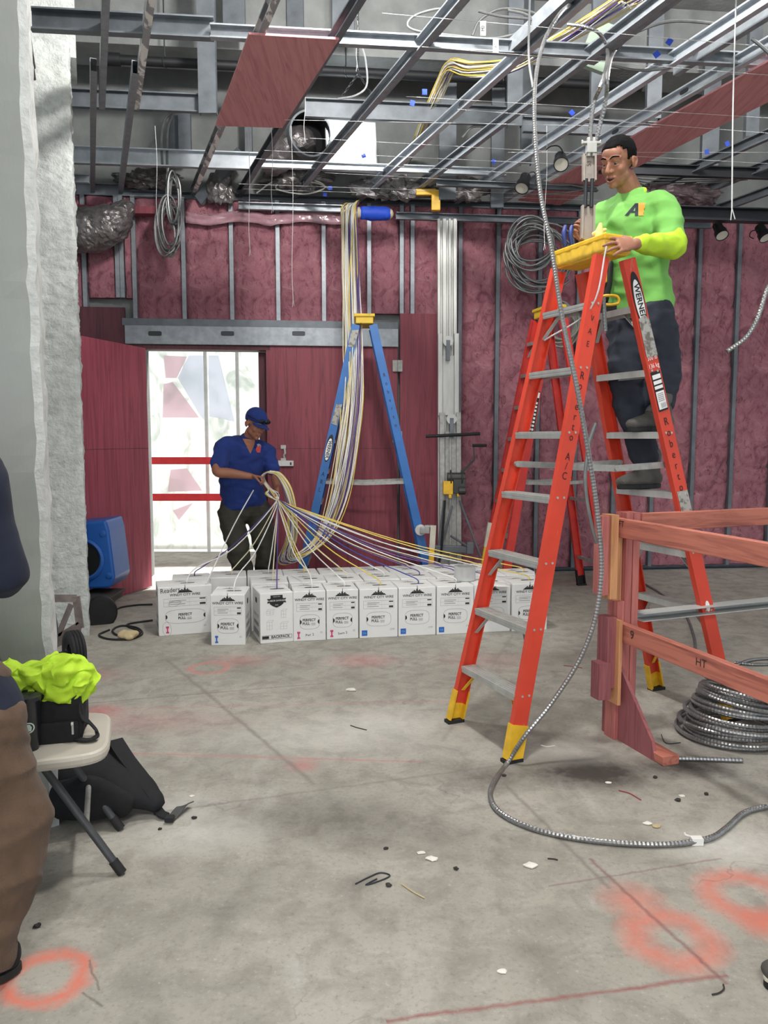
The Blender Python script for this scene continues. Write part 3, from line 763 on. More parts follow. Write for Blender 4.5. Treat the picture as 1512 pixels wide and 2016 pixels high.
def run(p, q, y, w, h, label, mat=GALV, name='cross_channel', z=None, cat='channel'):
    """member parallel to the back wall seen from pixel p to q, its middle on the plane through depth y"""
    a = PY(*p, y); L = (PY(*q, y + .105*1.0).x - a.x)/WU.x; c = a + WU*L
    mb = MB(); mb.channel(a, c, w, h, lip=.01); o = mb.build(name, mat); tag(o, label, cat, 'channels across the ceiling'); return o
run((60, 38), (420, 60), 5.15, .06, .13, 'deep grey channel across the joists at upper left', GALV_D)
run((414, 62), (1700, 120), 5.25, .05, .085, 'long dark carrying channel crossing above the joists', GALV)
run((70, 190), (392, 208), 6.9, .05, .15, 'deep punched stud crossing behind the short joists at left', GALV_D)
run((600, 212), (1000, 240), 7.2, .05, .16, 'deep grey stud crossing above the light panel', GALV_D)
run((1030, 245), (1330, 262), 7.2, .05, .13, 'grey stud crossing behind the man in green', GALV_D)
run((60, 302), (505, 316), 7.75, .06, .16, 'broad bright stud with punched slots crossing at left', GALV_B)
run((505, 322), (1000, 340), 7.8, .05, .07, 'slim bright channel below the light panel', GALV_B)
run((82, 349), (180, 352), 7.0, .04, .07, 'short channel stub beside the white pier', GALV)
run((150, 372), (330, 378), 8.3, .05, .12, 'punched stud low behind the short joists', GALV)
run((150, 398), (345, 402), 8.4, .05, .06, 'thin track low above the foil duct', GALV_D)
run((470, 405), (700, 420), 8.3, .05, .07, 'grey track on the wall line left of the blue tape', GALV)
run((780, 425), (1420, 446), 8.3, .05, .07, 'grey track on the wall line right of the blue tape', GALV_D)
run((860, 360), (1180, 372), 7.9, .05, .06, 'grey runner behind the hanging lamps', GALV_D)
run((1180, 330), (1600, 345), 7.6, .05, .1, 'dark runner behind the head of the man in green', STEEL_DK)
run((1330, 420), (1700, 380), 7.4, .1, .12, 'dark steel angle at the far right above the lamps', STEEL_DK)
# uprights hanging from the deck
def hang(px, py, y, w, d, label, z1=5.6, mat=GALV_D, lean=0.0):
    p = PY(px, py, y); mb = MB(); mb.channel(p, (p.x+lean, p.y, z1), d, w, up=V((1, 0, 0)), lip=.01)
    return tag(mb.build('hanging_stud', mat), label, 'stud', 'studs hanging from the roof deck')
hang(410, 225, 7.0, .15, .06, 'wide grey stud hanging from the deck left of the short red panel')
hang(462, 72, 7.3, .19, .06, 'wide stud hanging behind the top of the short red panel', z1=5.6)
hang(582, 65, 7.6, .15, .06, 'stud hanging above the short red panel')
hang(676, 70, 7.3, .19, .06, 'broad dark stud hanging behind the joist at top centre')
hang(1012, 250, 7.2, .13, .06, 'dark double stud hanging behind the white cable')
hang(1035, 325, 7.6, .1, .05, 'stud hanging beside the hanging lamps')
hang(1175, 215, 7.0, .12, .06, 'stud hanging behind the curved metal cable')
hang(1285, 235, 7.4, .13, .06, 'stud hanging left of the long red panel')
hang(880, 395, 8.2, .17, .08, 'wide stud standing on the wall line above the material lift', z1=5.0)
hang(978, 410, 8.3, .13, .06, 'stud standing on the wall line right of the material lift', z1=5.0)
hang(490, 300, 8.2, .07, .05, 'slim stud behind the foil on the wall line', z1=5.0)
hang(365, 300, 8.1, .12, .05, 'stud behind the coil of cable', z1=4.75)
hang(345, 320, 8.2, .1, .05, 'short stud left of the coil of cable', z1=4.7)
hang(1395, 330, 7.9, .16, .06, 'stud behind the white hanger wire at right', z1=5.2)
hang(1478, 270, 7.6, .12, .06, 'stud at the far right of the ceiling void', z1=5.4)
# diagonal brace
mb = MB(); mb.beam(PY(392, 395, 8.35), PY(475, 300, 8.15), .05, .12); tag(mb.build('diagonal_brace', GALV_D), 'grey diagonal brace with a red mark behind the joists', 'brace')
# pipes
PIPE = M('black_iron_pipe', (22, 24, 28), .6)
p0, p1 = PY(207, 116, 7.3), PY(1262, 172, 8.2)
r = thing('sprinkler_pipe', 'black iron sprinkler pipe running across below the deck', 'pipe', p0)
mb = MB(); mb.tube([p0 + (p1-p0)*.02, p1], .042, 14, 1); mb.build('pipe', PIPE, r, smooth=True)
mb = MB(); mb.tube([p0, p0 + (p1-p0)*.025], .056, 14, 1); mb.build('end_coupling', PIPE, r, smooth=True)
for f, px in ((.1, 0), (.42, 0), (.72, 0)):
    q = p0.lerp(p1, f); mb = MB(); mb.cyl(q, (q.x, q.y, 5.62), .006, 6); mb.tube([q + V((math.cos(t)*.045*.2, math.cos(t)*.045, math.sin(t)*.045)) for t in [i*.5236 for i in range(13)]], .006, 6, 1); mb.build('hanger_rod', STEEL_DK, r)
p0 = PY(150, 382, 8.45); mb = MB(); mb.tube([p0, p0 + WU*1.2], .04, 12, 1); tag(mb.build('conduit', GALV, smooth=True), 'grey conduit running low above the foil duct', 'conduit')
# duct with open black end, foil wrap
du = thing('round_duct', 'round metal duct with a dark open mouth left of the light panel', 'duct', PY(600, 275, 8.0))
c = PY(612, 262, 7.85); ax = V((.35, -1, -.12)).normalized(); R = .2
FOIL = M('silver_foil', (112, 108, 108), .34, .5, .45, 14, bump=1.0, bscale=16)
mb = MB(); mb.lathe(c, ax, [(R, 0), (R, -.5), (R*.97, -.5), (R*.97, 0), (R+.012, .005), (R+.012, -.03), (R, -.03)], 32); mb.build('duct_shell', GALV, du, smooth=True)
mb = MB(); mb.lathe(c, ax, [(0, -.3), (R*.965, -.3)], 28); mb.lathe(c, ax, [(R*.965, -.02), (R*.965, -.3)], 28); mb.build('duct_lining', M('duct_black_lining', (12, 14, 18), .9), du)
mb = MB(); P = [c - ax*.2 + V((-.05, .05, -.02)), c - ax*.2 + V((-.2, .05, -.10)), c - ax*.15 + V((-.36, .1, -.22))]; mb.limb(P, [.16, .17, .12], seg=24, sub=12); mb.v = [q + V((noise.noise(q*14), noise.noise(q*14+V((7, 0, 0))), noise.noise(q*14+V((0, 7, 0)))))*.018 for q in mb.v]; mb.build('duct_elbow', FOIL, du)
lp = thing('light_panel', 'glowing square light panel with white frame tilted in the ceiling void', 'lamp', PY(695, 285, 8.0))
Q = [PY(645, 234, 8.0), PY(746, 241, 8.1), PY(738, 336, 8.0), PY(638, 330, 7.9)]
ctr = sum(Q, V())/4; xx = (Q[1]-Q[0]).normalized(); nn = xx.cross(Q[0]-Q[3]).normalized(); yy = nn.cross(xx)
if nn.y > 0: nn = -nn
mb = MB(); mb.box(ctr - nn*.03, (.50, .05, .50), Matrix((xx, -nn, yy)).transposed()); mb.build('panel_frame', M('white_lamp_frame', (220, 224, 226), .4), lp)
mb = MB(); mb.prism(disc(0, 0, .235, .235, 4*6, 40), ctr - nn*.002, xx, yy, .004, z=nn); mb.build('diffuser', M_emit('lamp_diffuser', (240, 250, 255), 9.0), lp)
# crumpled foil and blankets in the void
def crumple(name, c, size, mat, label, cat, seed, res=26, n=(0, -1, 0)):
    mb = MB(); mb.ell(c, size, None, res*2, res); q = V(c)
    for i, p in enumerate(mb.v):
        d = (p-q); k = noise.noise(p*7+V((seed, 0, 0)))*.5 + abs(noise.noise(p*14+V((0, seed, 0))))*.45 + .2*noise.noise(p*30)
        mb.v[i] = q + d*(1 + 1.0*k) + V((noise.noise(p*18), 0, noise.noise(p*18+V((0, 9, 0)))))*.03*(size[0] > .1)
    return tag(mb.build(name, mat), label, cat)
crumple('foil_blanket', PY(290, 352, 8.25), (.34, .08, .08), FOIL, 'crumpled grey foil behind the short joists', 'foil', 1)
crumple('foil_blanket', PY(435, 372, 8.3), (.12, .08, .15), FOIL, 'crumpled foil blanket left of the round duct', 'foil', 2)
crumple('foil_blanket', PY(575, 352, 8.3), (.3, .08, .1), FOIL, 'crumpled foil blanket under the round duct', 'foil', 3)
crumple('foil_blanket', PY(770, 370, 8.3), (.34, .08, .11), FOIL, 'crumpled foil blanket right of the light panel', 'foil', 4)
crumple('foil_blanket', PY(915, 372, 8.35), (.28, .08, .11), FOIL, 'crumpled foil blanket above the material lift', 'foil', 5)
crumple('foil_blanket', PY(1340, 385, 7.9), (.4, .12, .09), M('dark_crumpled_wrap', (92, 76, 80), .45, .2, .4, 8, bump=1, bscale=12), 'dark crumpled wrap behind the shoulder of the man in green', 'foil', 6)
# flex duct bag, low left
p = [PWALL(120, 455, .28), PWALL(180, 452, .3), PWALL(222, 438, .3), PWALL(248, 412, .25)]
mb = MB(); mb.limb(p, [(.2, .2), (.21, .21), (.18, .18), (.1, .1)], seg=44, sub=22)
mb.v = [q + V((noise.noise(q*9), noise.noise(q*9+V((7, 0, 0))), noise.noise(q*9+V((0, 7, 0)))))*.02 + V((noise.noise(q*30), noise.noise(q*30+V((7, 0, 0))), noise.noise(q*30+V((0, 7, 0)))))*.012 for q in mb.v]
tag(mb.build('flexible_duct', FOIL), 'silver foil flexible duct curving down beside the white pier', 'duct')
# red plywood edge on the wall line at left, poly sheet over insulation
mb = MB(); mb.beam(PWALL(120, 412, .08), PWALL(355, 418, .08), .12, .07); tag(mb.build('plywood_strip', PLYR), 'red plywood strip on the wall line above the foil duct', 'panel')
mb = MB(); pts = [PWALL(x, 418 + 3*math.sin(x*.05), .05) for x in range(365, 700, 12)]
vs = []; fs = []
for i, q in enumerate(pts):
    for k in range(5):
        vs.append(q + WN*(.03*noise.noise(V((i*.5, k*.7, 2)))) - V((0, 0, k*.028 + .02*noise.noise(V((i*.4, 1, 5))))))
for i in range(len(pts)-1):
    for k in range(4): a = i*5+k; fs.append((a, a+5, a+6, a+1))
mb.add(vs, fs)
o = mb.build('plastic_sheet', M('clear_plastic_film', (170, 130, 140), .15, 0, .2, 10, bump=.8, bscale=9), smooth=True); md = o.modifiers.new('t', 'SOLIDIFY'); md.thickness = .002
tag(o, 'strip of shiny plastic sheeting along the top of the insulation', 'plastic sheet')
# blue taped bracket at the end of a joist
q = PY(735, 420, 8.15); tp = thing('taped_bracket', 'bracket wrapped in blue masking tape at the end of a joist', 'bracket', q)
mb = MB(); mb.limb([q - WU*.16, q, q + WU*.16], [.055, .06, .05], seg=12); mb.build('bracket', M('paper_wrap', (190, 176, 150), .8), tp, smooth=True)
mb = MB(); mb.limb([q - WU*.10 , q + WU*.04, q + WU*.13], [.066, .07, .064], seg=12); mb.v = [p + V((0, 0, .012*noise.noise(p*20))) for p in mb.v]; mb.build('blue_tape', M('blue_masking_tape', (24, 70, 190), .6), tp, smooth=True)
# strings, hanger wires
WIRE = M('white_string', (205, 205, 205), .6); WIREG = M('thin_grey_wire', (150, 152, 154), .5, .3)
STR = [((752, 26), (1512, 92)), ((830, 92), (1512, 148)), ((610, 272), (1512, 322)), ((560, 236), (1300, 250)), ((520, 296), (1250, 330)), ((500, 312), (1100, 345)), ((470, 362), (1150, 385)), ((480, 372), (1300, 398)), ((800, 190), (1512, 232)), ((900, 215), (1512, 262)), ((1000, 300), (1512, 300)), ((640, 340), (1250, 372))]
STR.sort(key=lambda t: t[0][1] + t[1][1])
for i, (p, q_) in enumerate(STR):
    y = 5.0 + .25*i
    a, c = PZ(*p, ZJ-.03), PZ(*q_, ZJ-.03)
    mb = MB(); mb.tube([a, c], .0018, 5, 1); tag(mb.build('layout_string', WIRE), 'thin white layout string across the ceiling grid, ' + ORD[i] + ' from the top of the photo', 'string', 'layout strings')
DROP = [(493, 325, 492, 490, 'white string dangling beside the coil, short one'), (575, 285, 577, 590, 'white string hanging low in front of the pink insulation'), (300, 300, 310, 430, 'white string beside the white pier'), (537, 250, 536, 405, 'string hanging left of the duct mouth'), (603, 165, 600, 268, 'looped string hanging beside the duct mouth'), (700, 20, 703, 125, 'string hanging over the chain'), (1068, 440, 1072, 478, 'string tied above the ladder cap')]
for x0, y0, x1, y1, lb in DROP:
    y = 6.6; a, c = PY(x0, y0, y), PY(x1, y1, y); a.z = max(a.z, ZJ); a.x = c.x
    mb = MB(); mb.tube([a, a.lerp(c, .4)+V((.008, 0, 0)), a.lerp(c, .8)-V((.006, 0, 0)), c], .0022, 5, 5); mb.tube([c, c+V((.008, 0, -.05))], .0016, 5, 1); mb.tube([c, c+V((-.007, 0, -.06))], .0016, 5, 1)
    tag(mb.build('hanging_string', WIRE), lb, 'string')
a = PY(1449, 2, 4.6); c = PY(1441, 410, 4.6); mb = MB(); mb.tube([a+V((0, 0, .25)), a, a.lerp(c, .5)+V((-.005, 0, 0)), c], .004, 6, 5); mb.tube([c, c+V((.02, 0, -.06))], .003, 5, 1); mb.tube([c, c+V((-.004, 0, -.065))], .003, 5, 1)
tag(mb.build('hanger_wire', WIRE), 'white hanger wire dangling at the right of the man in green', 'wire')
a = PY(1043, 0, 4.5); c = PY(1049, 172, 4.5); mb = MB(); mb.tube([a+V((0, 0, .3)), a, PY(1041, 110, 4.5), c], .006, 6, 5); tag(mb.build('hanger_wire', WIRE), 'white wire beside the top of the long metal cable', 'wire')
# blue tape flags on the strings
for i, (px, py, lb) in enumerate(((836, 181, 'above the deep grey stud'), (812, 203, 'beside the light panel'), (1318, 82, 'highest at right'), (1293, 107, 'second highest at right'), (716, 307, 'in front of the light panel'), (650, 370, 'under the light panel, right'), (640, 383, 'under the light panel, left'), (972, 318, 'left of the hanging lamps'), (1126, 222, 'beside the curved metal cable'), (1432, 283, 'by the white hanger wire'), (1392, 299, 'left of the white hanger wire'), (880, 378, 'near the yellow clamp'))):
    p = PZ(px, py, ZJ-.03); mb = MB(); mb.box(p, (.036, .003, .04), Matrix.Rotation(.3*i, 3, 'Y')); tag(mb.build('tape_flag', M('blue_masking_tape', (24, 70, 190), .6)), 'small square of blue tape on a string, ' + lb, 'tape', 'blue tape flags')
# white paper tags on the string
for i, (px, py) in enumerate(((951, 56), (976, 90))):
    p = PZ(px, py, ZJ-.05); tg = thing('paper_tag', ('upper' if i == 0 else 'lower') + ' white paper tag clipped to the string at top centre', 'tag', p, 'paper tags')
    mb = MB(); mb.box(p, (.035, .002, .085)); mb.build('paper', M('tag_paper', (232, 232, 230), .7), tg)
    mb = MB(); mb.text('M3' if i == 0 else 'A2', .026, p + V((0, -.002, 0)), (0, 0, 1), (-1, 0, 0)); mb.build('marker_writing', INK, tg)
# hanging chain with cord
ch = thing('hanger_chain', 'chain hanging from the deck above the light panel, splitting to two hooks', 'chain', PY(705, 145, 6.6))
top = PY(705, 145, 6.6); a = PY(670, 195, 6.6); c = PY(738, 195, 6.6)
def links(mb, p, q_, r=.008, n=None):
    n = n or int((q_-p).length/.026); t = (q_-p).normalized(); o1 = t.orthogonal().normalized(); o2 = t.cross(o1)
    for i in range(n):
        m_ = p.lerp(q_, (i+.5)/n); s_ = o1 if i % 2 else o2
        mb.tube([m_ + t*(.018*math.cos(u)) + s_*(.008*math.sin(u)) for u in [k*.7854 for k in range(8)]], .003, 5, 1, closed=True)
mb = MB(); links(mb, top, a); links(mb, top, c); links(mb, V((top.x, top.y, 5.6)), top, n=30); mb.build('chain_links', STEEL_DK, ch)
mb = MB(); mb.tube([PY(665, 195, 6.55), PY(700, 188, 6.5), PY(722, 168, 6.5), PY(720, 120, 6.5), PY(712, 90, 6.5)], .008, 6); tag(mb.build('cord', WIREG, smooth=True), 'grey cord looping around the chain', 'cord')
# cable runs and loops in the void
def vtube(pts, y, r, mat, name, label, cat='cable', group=None, corr=0, step=None, dy=None):
    P = [PY(px, py, y + (dy[i] if dy else 0)) for i, (px, py) in enumerate(pts)]
    mb = MB(); mb.tube(P, r, 7, 8, corr=corr, step=step); return tag(mb.build(name, mat, smooth=not corr), label, cat, group)
vtube([(910, 18), (860, 18), (815, 32), (803, 52), (835, 64), (900, 70), (960, 76), (1010, 68), (1040, 50), (1052, 42), (1035, 28), (1000, 20)], 6.2, .011, MC_D, 'armoured_cable', 'dull armoured cable looping high above the paper tags')
vtube([(930, 70), (945, 40), (985, 18), (1040, 22), (1080, 40)], 6.4, .011, MC_D, 'armoured_cable', 'dark armoured cable arching behind the paper tags')
vtube([(942, 22), (985, 32), (1040, 37), (1082, 43)], 5.2, .008, MC, 'armoured_cable', 'short bright cable end crossing under the blue tape at top')
vtube([(1195, 118), (1215, 85), (1260, 60), (1320, 42), (1400, 46), (1450, 62)], 5.6, .011, MC_D, 'armoured_cable', 'armoured cable arching over the green shirted man to the right')
vtube([(1200, 128), (1250, 138), (1300, 136), (1330, 128)], 5.6, .009, MC_D, 'armoured_cable', 'sagging armoured cable behind the curved loop')
vtube([(1480, 76), (1500, 92), (1530, 120)], 5.0, .011, MC_D, 'armoured_cable', 'armoured cable end at the top right corner')
vtube([(505, 380), (545, 355), (605, 352), (640, 368), (600, 382), (545, 372), (560, 358), (620, 360), (650, 372)], 8.25, .008, M('pale_cable_jacket', (196, 196, 192), .5), 'cable_loop', 'pale cable looped under the round duct')
vtube([(910, 270), (930, 250), (960, 252), (935, 268), (925, 285)], 7.4, .01, MC, 'cable_loop', 'short shiny cable tangle above the material lift')
for i in range(9):
    vtube([(1190+i*7, 330+i*3), (1280, 318+i*6), (1370, 330+i*4), (1440+i*4, 338+i*2)], 7.8+.03*i, .006, MC_D, 'cable_run', 'grey cable sagging in the void right of the head of the man in green', 'cable', 'sagging grey cables')
vtube([(985, 370), (1040, 358), (1110, 362), (1150, 372), (1080, 382), (1010, 380)], 8.0, .008, MC_D, 'cable_loop', 'flat loop of grey cable under the hanging lamps')
vtube([(345, 218), (325, 235), (318, 270), (320, 330)], 7.9, .012, MC_D, 'armoured_cable', 'dark cable dropping behind the deep stud at left')
vtube([(345, 218), (332, 245), (329, 290), (330, 350)], 7.9, .012, MC_D, 'armoured_cable', 'second dark cable dropping beside it to the coil')
# yellow clamp, green junction board
q = PY(858, 395, 8.2); mb = MB(); mb.box(q, (.09, .06, .2)); mb.box(q+V((-.1, 0, .08)), (.2, .05, .06)); tag(mb.build('beam_clamp', YEL, bevel=.006), 'yellow clamp on the wall line above the material lift', 'clamp')
q = PY(1178, 92, 6.2); mb = MB(); mb.box(q, (.2, .05, .34), Matrix.Rotation(.35, 3, 'Y')); tag(mb.build('junction_board', M('pale_green_board', (150, 168, 150), .6)), 'pale green board hanging beside the curved cable loop', 'board')
# hanging spot lamps
def spot(px, py, y, aim, label, cord):
    c = PY(px, py, y); r = thing('spot_lamp', label, 'lamp', c, 'black hanging spot lamps'); a = V(aim).normalized()
    k = 1.0
    mb = MB(); mb.lathe(c, a, [(.0, -.10), (.035, -.10), (.045, -.09), (.046, -.02), (.058, .0), (.06, .06), (.055, .06), (.05, .03), (0, .03)], 22); mb.build('housing', M('black_lamp_shell', (24, 25, 28), .4), r, smooth=True)
    mb = MB(); mb.lathe(c, a, [(0, .048), (.03, .052), (.053, .055)], 22); mb.build('reflector', M('lamp_reflector', (215, 212, 200), .25, .3), r, smooth=True)
    mb = MB(); mb.tube([c - a*.1] + [PY(x, yy_, y) for x, yy_ in cord], .005, 6, 6); mb.build('lead', RUBBER, r, smooth=True)
spot(1104, 318, 6.6, (-.1, -.75, -.7), 'black spot lamp hanging nearest the head of the man in green', [(1108, 300), (1100, 288), (1085, 288), (1075, 295)])
spot(1030, 362, 6.9, (-.3, -.5, -.8), 'black spot lamp hanging lower, behind the long metal cable', [(1036, 345), (1050, 338), (1056, 350), (1050, 368), (1040, 370)])
spot(1418, 456, 7.6, (.1, -.6, -.8), 'black spot lamp on the insulated wall, left one at far right', [(1408, 448), (1404, 440), (1409, 438), (1420, 452), (1428, 450)])
spot(1503, 460, 7.6, (.2, -.5, -.8), 'black spot lamp on the insulated wall at the right frame edge', [(1495, 452), (1480, 455), (1476, 465), (1484, 470)])
# ================================================================== stepladders
def stepladder(name, label, ctr, a, w, H, half_top, half_bot, wt, wb, nstep, mats, twin, capsize, front=1, lean=0.0):
    """a: spread axis, w: width axis (unit). rails are C sections, steps sit between them"""
    R_, RD, STP, CAP, FOOT = mats
    r = thing(name, label, 'ladder', ctr); ctr = V(ctr); Z = V((0, 0, 1))
    hc = H - .10
    def rail_pt(sa, sw, z, oa=0.0):
        f = z / H
        return ctr + a*(sa*(half_bot + (half_top-half_bot)*f) + oa + lean*f) + w*(sw*(wb + (wt-wb)*f)) + Z*z
    for sa in (1, -1):
        for sw in (1, -1):
            mb = MB(); p, q = rail_pt(sa, sw, .10), rail_pt(sa, sw, hc)
            t = (q-p).normalized(); up = (a*sa - t*(a*sa).dot(t)).normalized()
            x = t.cross(up).normalized(); flip = x.dot(w*sw) > 0      # web on the outside, open inwards
            mb.channel(p, q, .032, .078, up=up, th=.006, lip=.006, flip=flip)
            mb.build('rail', R_ if sa == front or twin else RD, r)
            mb = MB(); mb.channel(rail_pt(sa, sw, .012), rail_pt(sa, sw, .17), .042, .088, up=up, th=.01, lip=.01, flip=flip)
            mb.build('foot', FOOT, r)
            mb = MB(); e = rail_pt(sa, sw, .0); mb.box(e + Z*.008, (.095, .05, .016), Matrix.Rotation(math.atan2(a.y, a.x), 3, 'Z')); mb.build('rubber_sole', RUBBER, r)
        sides = (sa == front) or twin
        for k in range(1, nstep+1):
            z = (H-.02)*k/(nstep+1)
            p, q = rail_pt(sa, 1, z), rail_pt(sa, -1, z); d = (p-q).normalized()
            if sides:
                mb = MB(); mb.beam(q + d*.012, p - d*.012, .085, .006); 
                for o in (-.038, .038): mb.beam(q + d*.012 + a*o - Z*.014, p - d*.012 + a*o - Z*.014, .008, .03)
                for o in (-.026, -.009, .009, .026): mb.beam(q + d*.02 + a*o + Z*.004, p - d*.02 + a*o + Z*.004, .006, .004)
                for o in (-.013, .013): mb.beam(q + d*.012 + a*(sa*.0415) - Z*(.014-o*.5), p - d*.012 + a*(sa*.0415) - Z*(.014-o*.5), .004, .004)
                mb.build('step', STP, r)
                if k in (1, 2, 3, nstep):
                    for sw, e in ((1, p), (-1, q)):
                        mb = MB(); mb.beam(rail_pt(sa, sw, z-.13) - w*sw*.012, e - w*(sw*.10) - Z*.02, .004, .02, up=a); mb.build('step_brace', ALU if k > 1 else CAP, r)
            elif k % 2 == 1:
                mb = MB(); mb.beam(q, p, .02, .03); mb.build('cross_bar', STP, r)
    zs = H*(.555 if twin else .40)
    for sw in (1, -1):
        mb = MB(); p, q = rail_pt(1, sw, zs) - w*sw*.03, rail_pt(-1, sw, zs) - w*sw*.03; mid = (p+q)/2 - Z*.015
        mb.beam(p, mid, .004, .032); mb.beam(mid, q, .004, .032); 
        for e in (p, q, mid): mb.cyl(e - w*.01, e + w*.01, .014, 10)
        mb.build('spreader', ALU_W, r)
    rot = Matrix((a, w, Z)).transposed()
    mb = MB(); ca, cw = capsize
    mb.box(ctr + a*lean + Z*(H-.045), (ca, cw, .09), rot); mb.box(ctr + a*lean + Z*(H-.012), (ca+.03, cw+.03, .03), rot)
    cap = mb.build('top_cap', CAP, r, bevel=.008)
    # rivets on the near rails
    for sa in ((1, -1) if twin else ()):
        for sw in (1,):
            for k in range(1, nstep+1):
                z = (H-.02)*k/(nstep+1); e = rail_pt(sa, sw, z)
                for o in (-.018, .018):
                    c = e + a*o + w*(sw*.017); mb = MB(); mb.cyl(c, c + w*(sw*.003), .006, 8); mb.build('rivet', ALU, r)
    return r, rail_pt, cap
RA = V((.918, .396, 0)).normalized(); RW = V((RA.y, -RA.x, 0))
fl, fr, bl = PZ(893, 1413), PZ(1010, 1487), PZ(1298, 1365)
RC = (fr + bl)/2 + V((-.005, .0, 0)); RC.z = 0
RH = 2.46
red, rrail, rcap = stepladder('stepladder', 'tall red fibreglass twin stepladder with aluminium steps, in the middle of the floor', RC, RA, RW, RH, .052, .685, .165, .28, 7,
    (RED_FG, RED_FG, ALU, YEL, YEL), True, (.14, .38), lean=-.085)
# writing and stickers on the rails
def on_rail(rp, sa, sw, z, W, A, o=0.0, lift=.0185):
    """point on the outer web face of a rail, with the directions along and across it"""
    p = rp(sa, sw, z); q = rp(sa, sw, z+.1); t = (q-p).normalized(); n = W*sw
    c = (A - t*A.dot(t)).normalized(); n = t.cross(c); n = n if n.dot(W*sw) > 0 else -n
    return p + c*o + n*lift, t, c, n
def letters_down(word, z0, dz, sa, sw, size, sideways=False, parent=red, rp=rrail, W=RW, A=RA, mat=INK):
    for i, chh in enumerate(word):
        p, t, c, n = on_rail(rp, sa, sw, z0 - dz*i, W, A)
        x = c if c.x > 0 else -c
        if chh != ' ': mb = MB(); mb.text(chh, size, p, x, t, squash=.8); mb.build('marker_letter', mat, parent)
letters_down('Roberto', 1.79, .048, -1, 1, .052); letters_down('A/C', 1.41, .045, -1, 1, .05)
letters_down('Roberto', 1.58, .055, 1, 1, .056)
letters_down('VAE', 2.06, .06, -1, 1, .04)
def logo(sa, sw, z, parent, rp, W, A, L=.135, word='WERNER', lift=.0185):
    p, t, c, n = on_rail(rp, sa, sw, z, W, A, 0, lift)
    x = -t if True else t; y = c if n.dot(x.cross(c)) > 0 else -c
    mb = MB(); mb.prism(disc(0, 0, L, .032, 32), p + n*.001, x, y, .001, z=n); mb.build('logo_plate', INK, parent)
    mb = MB(); mb.prism(disc(.012, 0, L*.80, .026, 32), p + n*.002, x, y, .0008, z=n); mb.build('logo_field', M('logo_white', (232, 232, 230), .5), parent)
    mb = MB(); mb.text(word, .046, p + n*.0032 + x*.012, x, y, squash=.93, bold=.02); mb.build('logo_lettering', INK, parent)
logo(1, 1, 2.17, red, rrail, RW, RA)
p, t, c, n = on_rail(rrail, 1, 1, 2.0, RW, RA, 0, .0195)
SCUFF = M_speck('scuffed_grey_patch', (168, 166, 160), (110, 106, 100), .8, 0, .5, .6, 30)
mb = MB(); mb.prism([(-.034, -.1), (.036, -.11), (.034, .07), (.01, .1), (-.03, .085)], p + n*.0025, c, t, .002, z=n); mb.build('scuffed_patch', SCUFF, red)
p, t, c, n = on_rail(rrail, 1, 1, 1.15, RW, RA, 0, .0195)
mb = MB(); mb.prism([(-.034, -.11), (.033, -.12), (.036, .08), (-.032, .09)], p, c, t, .002, z=n); mb.build('tape_patch', SCUFF, red)
p, t, c, n = on_rail(rrail, 1, 1, .63, RW, RA, 0, .0185)
mb = MB(); mb.prism(disc(0, 0, .013, .03, 14), p, c, t, .002, z=n); mb.build('paint_spot', M('logo_white', (232, 232, 230), .5), red)
def label_panel(sa, sw, z, h, base, parent, rp, W, A, rows, lift=.0192):
    p, t, c, n = on_rail(rp, sa, sw, z, W, A, 0, lift); c = c if c.x > 0 else -c
    mb = MB(); mb.prism([(-.03, -h/2), (.03, -h/2), (.03, h/2), (-.03, h/2)], p, c, t, .001, z=n); mb.build('warning_label', base, parent)
    mb = MB()
    for y0, hh, x0, x1 in rows: mb.prism([(x0, y0), (x1, y0), (x1, y0+hh), (x0, y0+hh)], p + n*.0012, c, t, .0008, z=n)
    mb.build('label_rows', M('logo_white', (232, 232, 230), .5), parent)
    return p, t, c, n
p, t, c, n = label_panel(1, 1, 1.73, .20, INK, red, rrail, RW, RA, [(.062, .022, -.026, .026), (.036, .018, -.026, .026), (.012, .016, -.026, .026), (-.09, .09, -.026, .026)])
mb = MB()
for i in range(9): mb.flat([(-.012+i*.004, -.085), (-.012+i*.004+.002, -.085), (-.012+i*.004+.002, -.06), (-.012+i*.004, -.06)], p + n*.0022, c, t)
for i in range(5): mb.flat([(-.02, -.05+i*.009), (.018, -.05+i*.009), (.018, -.046+i*.009), (-.02, -.046+i*.009)], p + n*.0022, c, t)
mb.build('barcode', INK_G, red)
p, t, c, n = on_rail(rrail, 1, 1, 1.872, RW, RA, 0, .0192); c = c if c.x > 0 else -c
mb = MB(); mb.text('300 lb', .032, p + t*.02, c, t, squash=.8); mb.text('136 kg', .032, p - t*.02, c, t, squash=.8); mb.build('load_rating', M('logo_white', (232, 232, 230), .5), red)
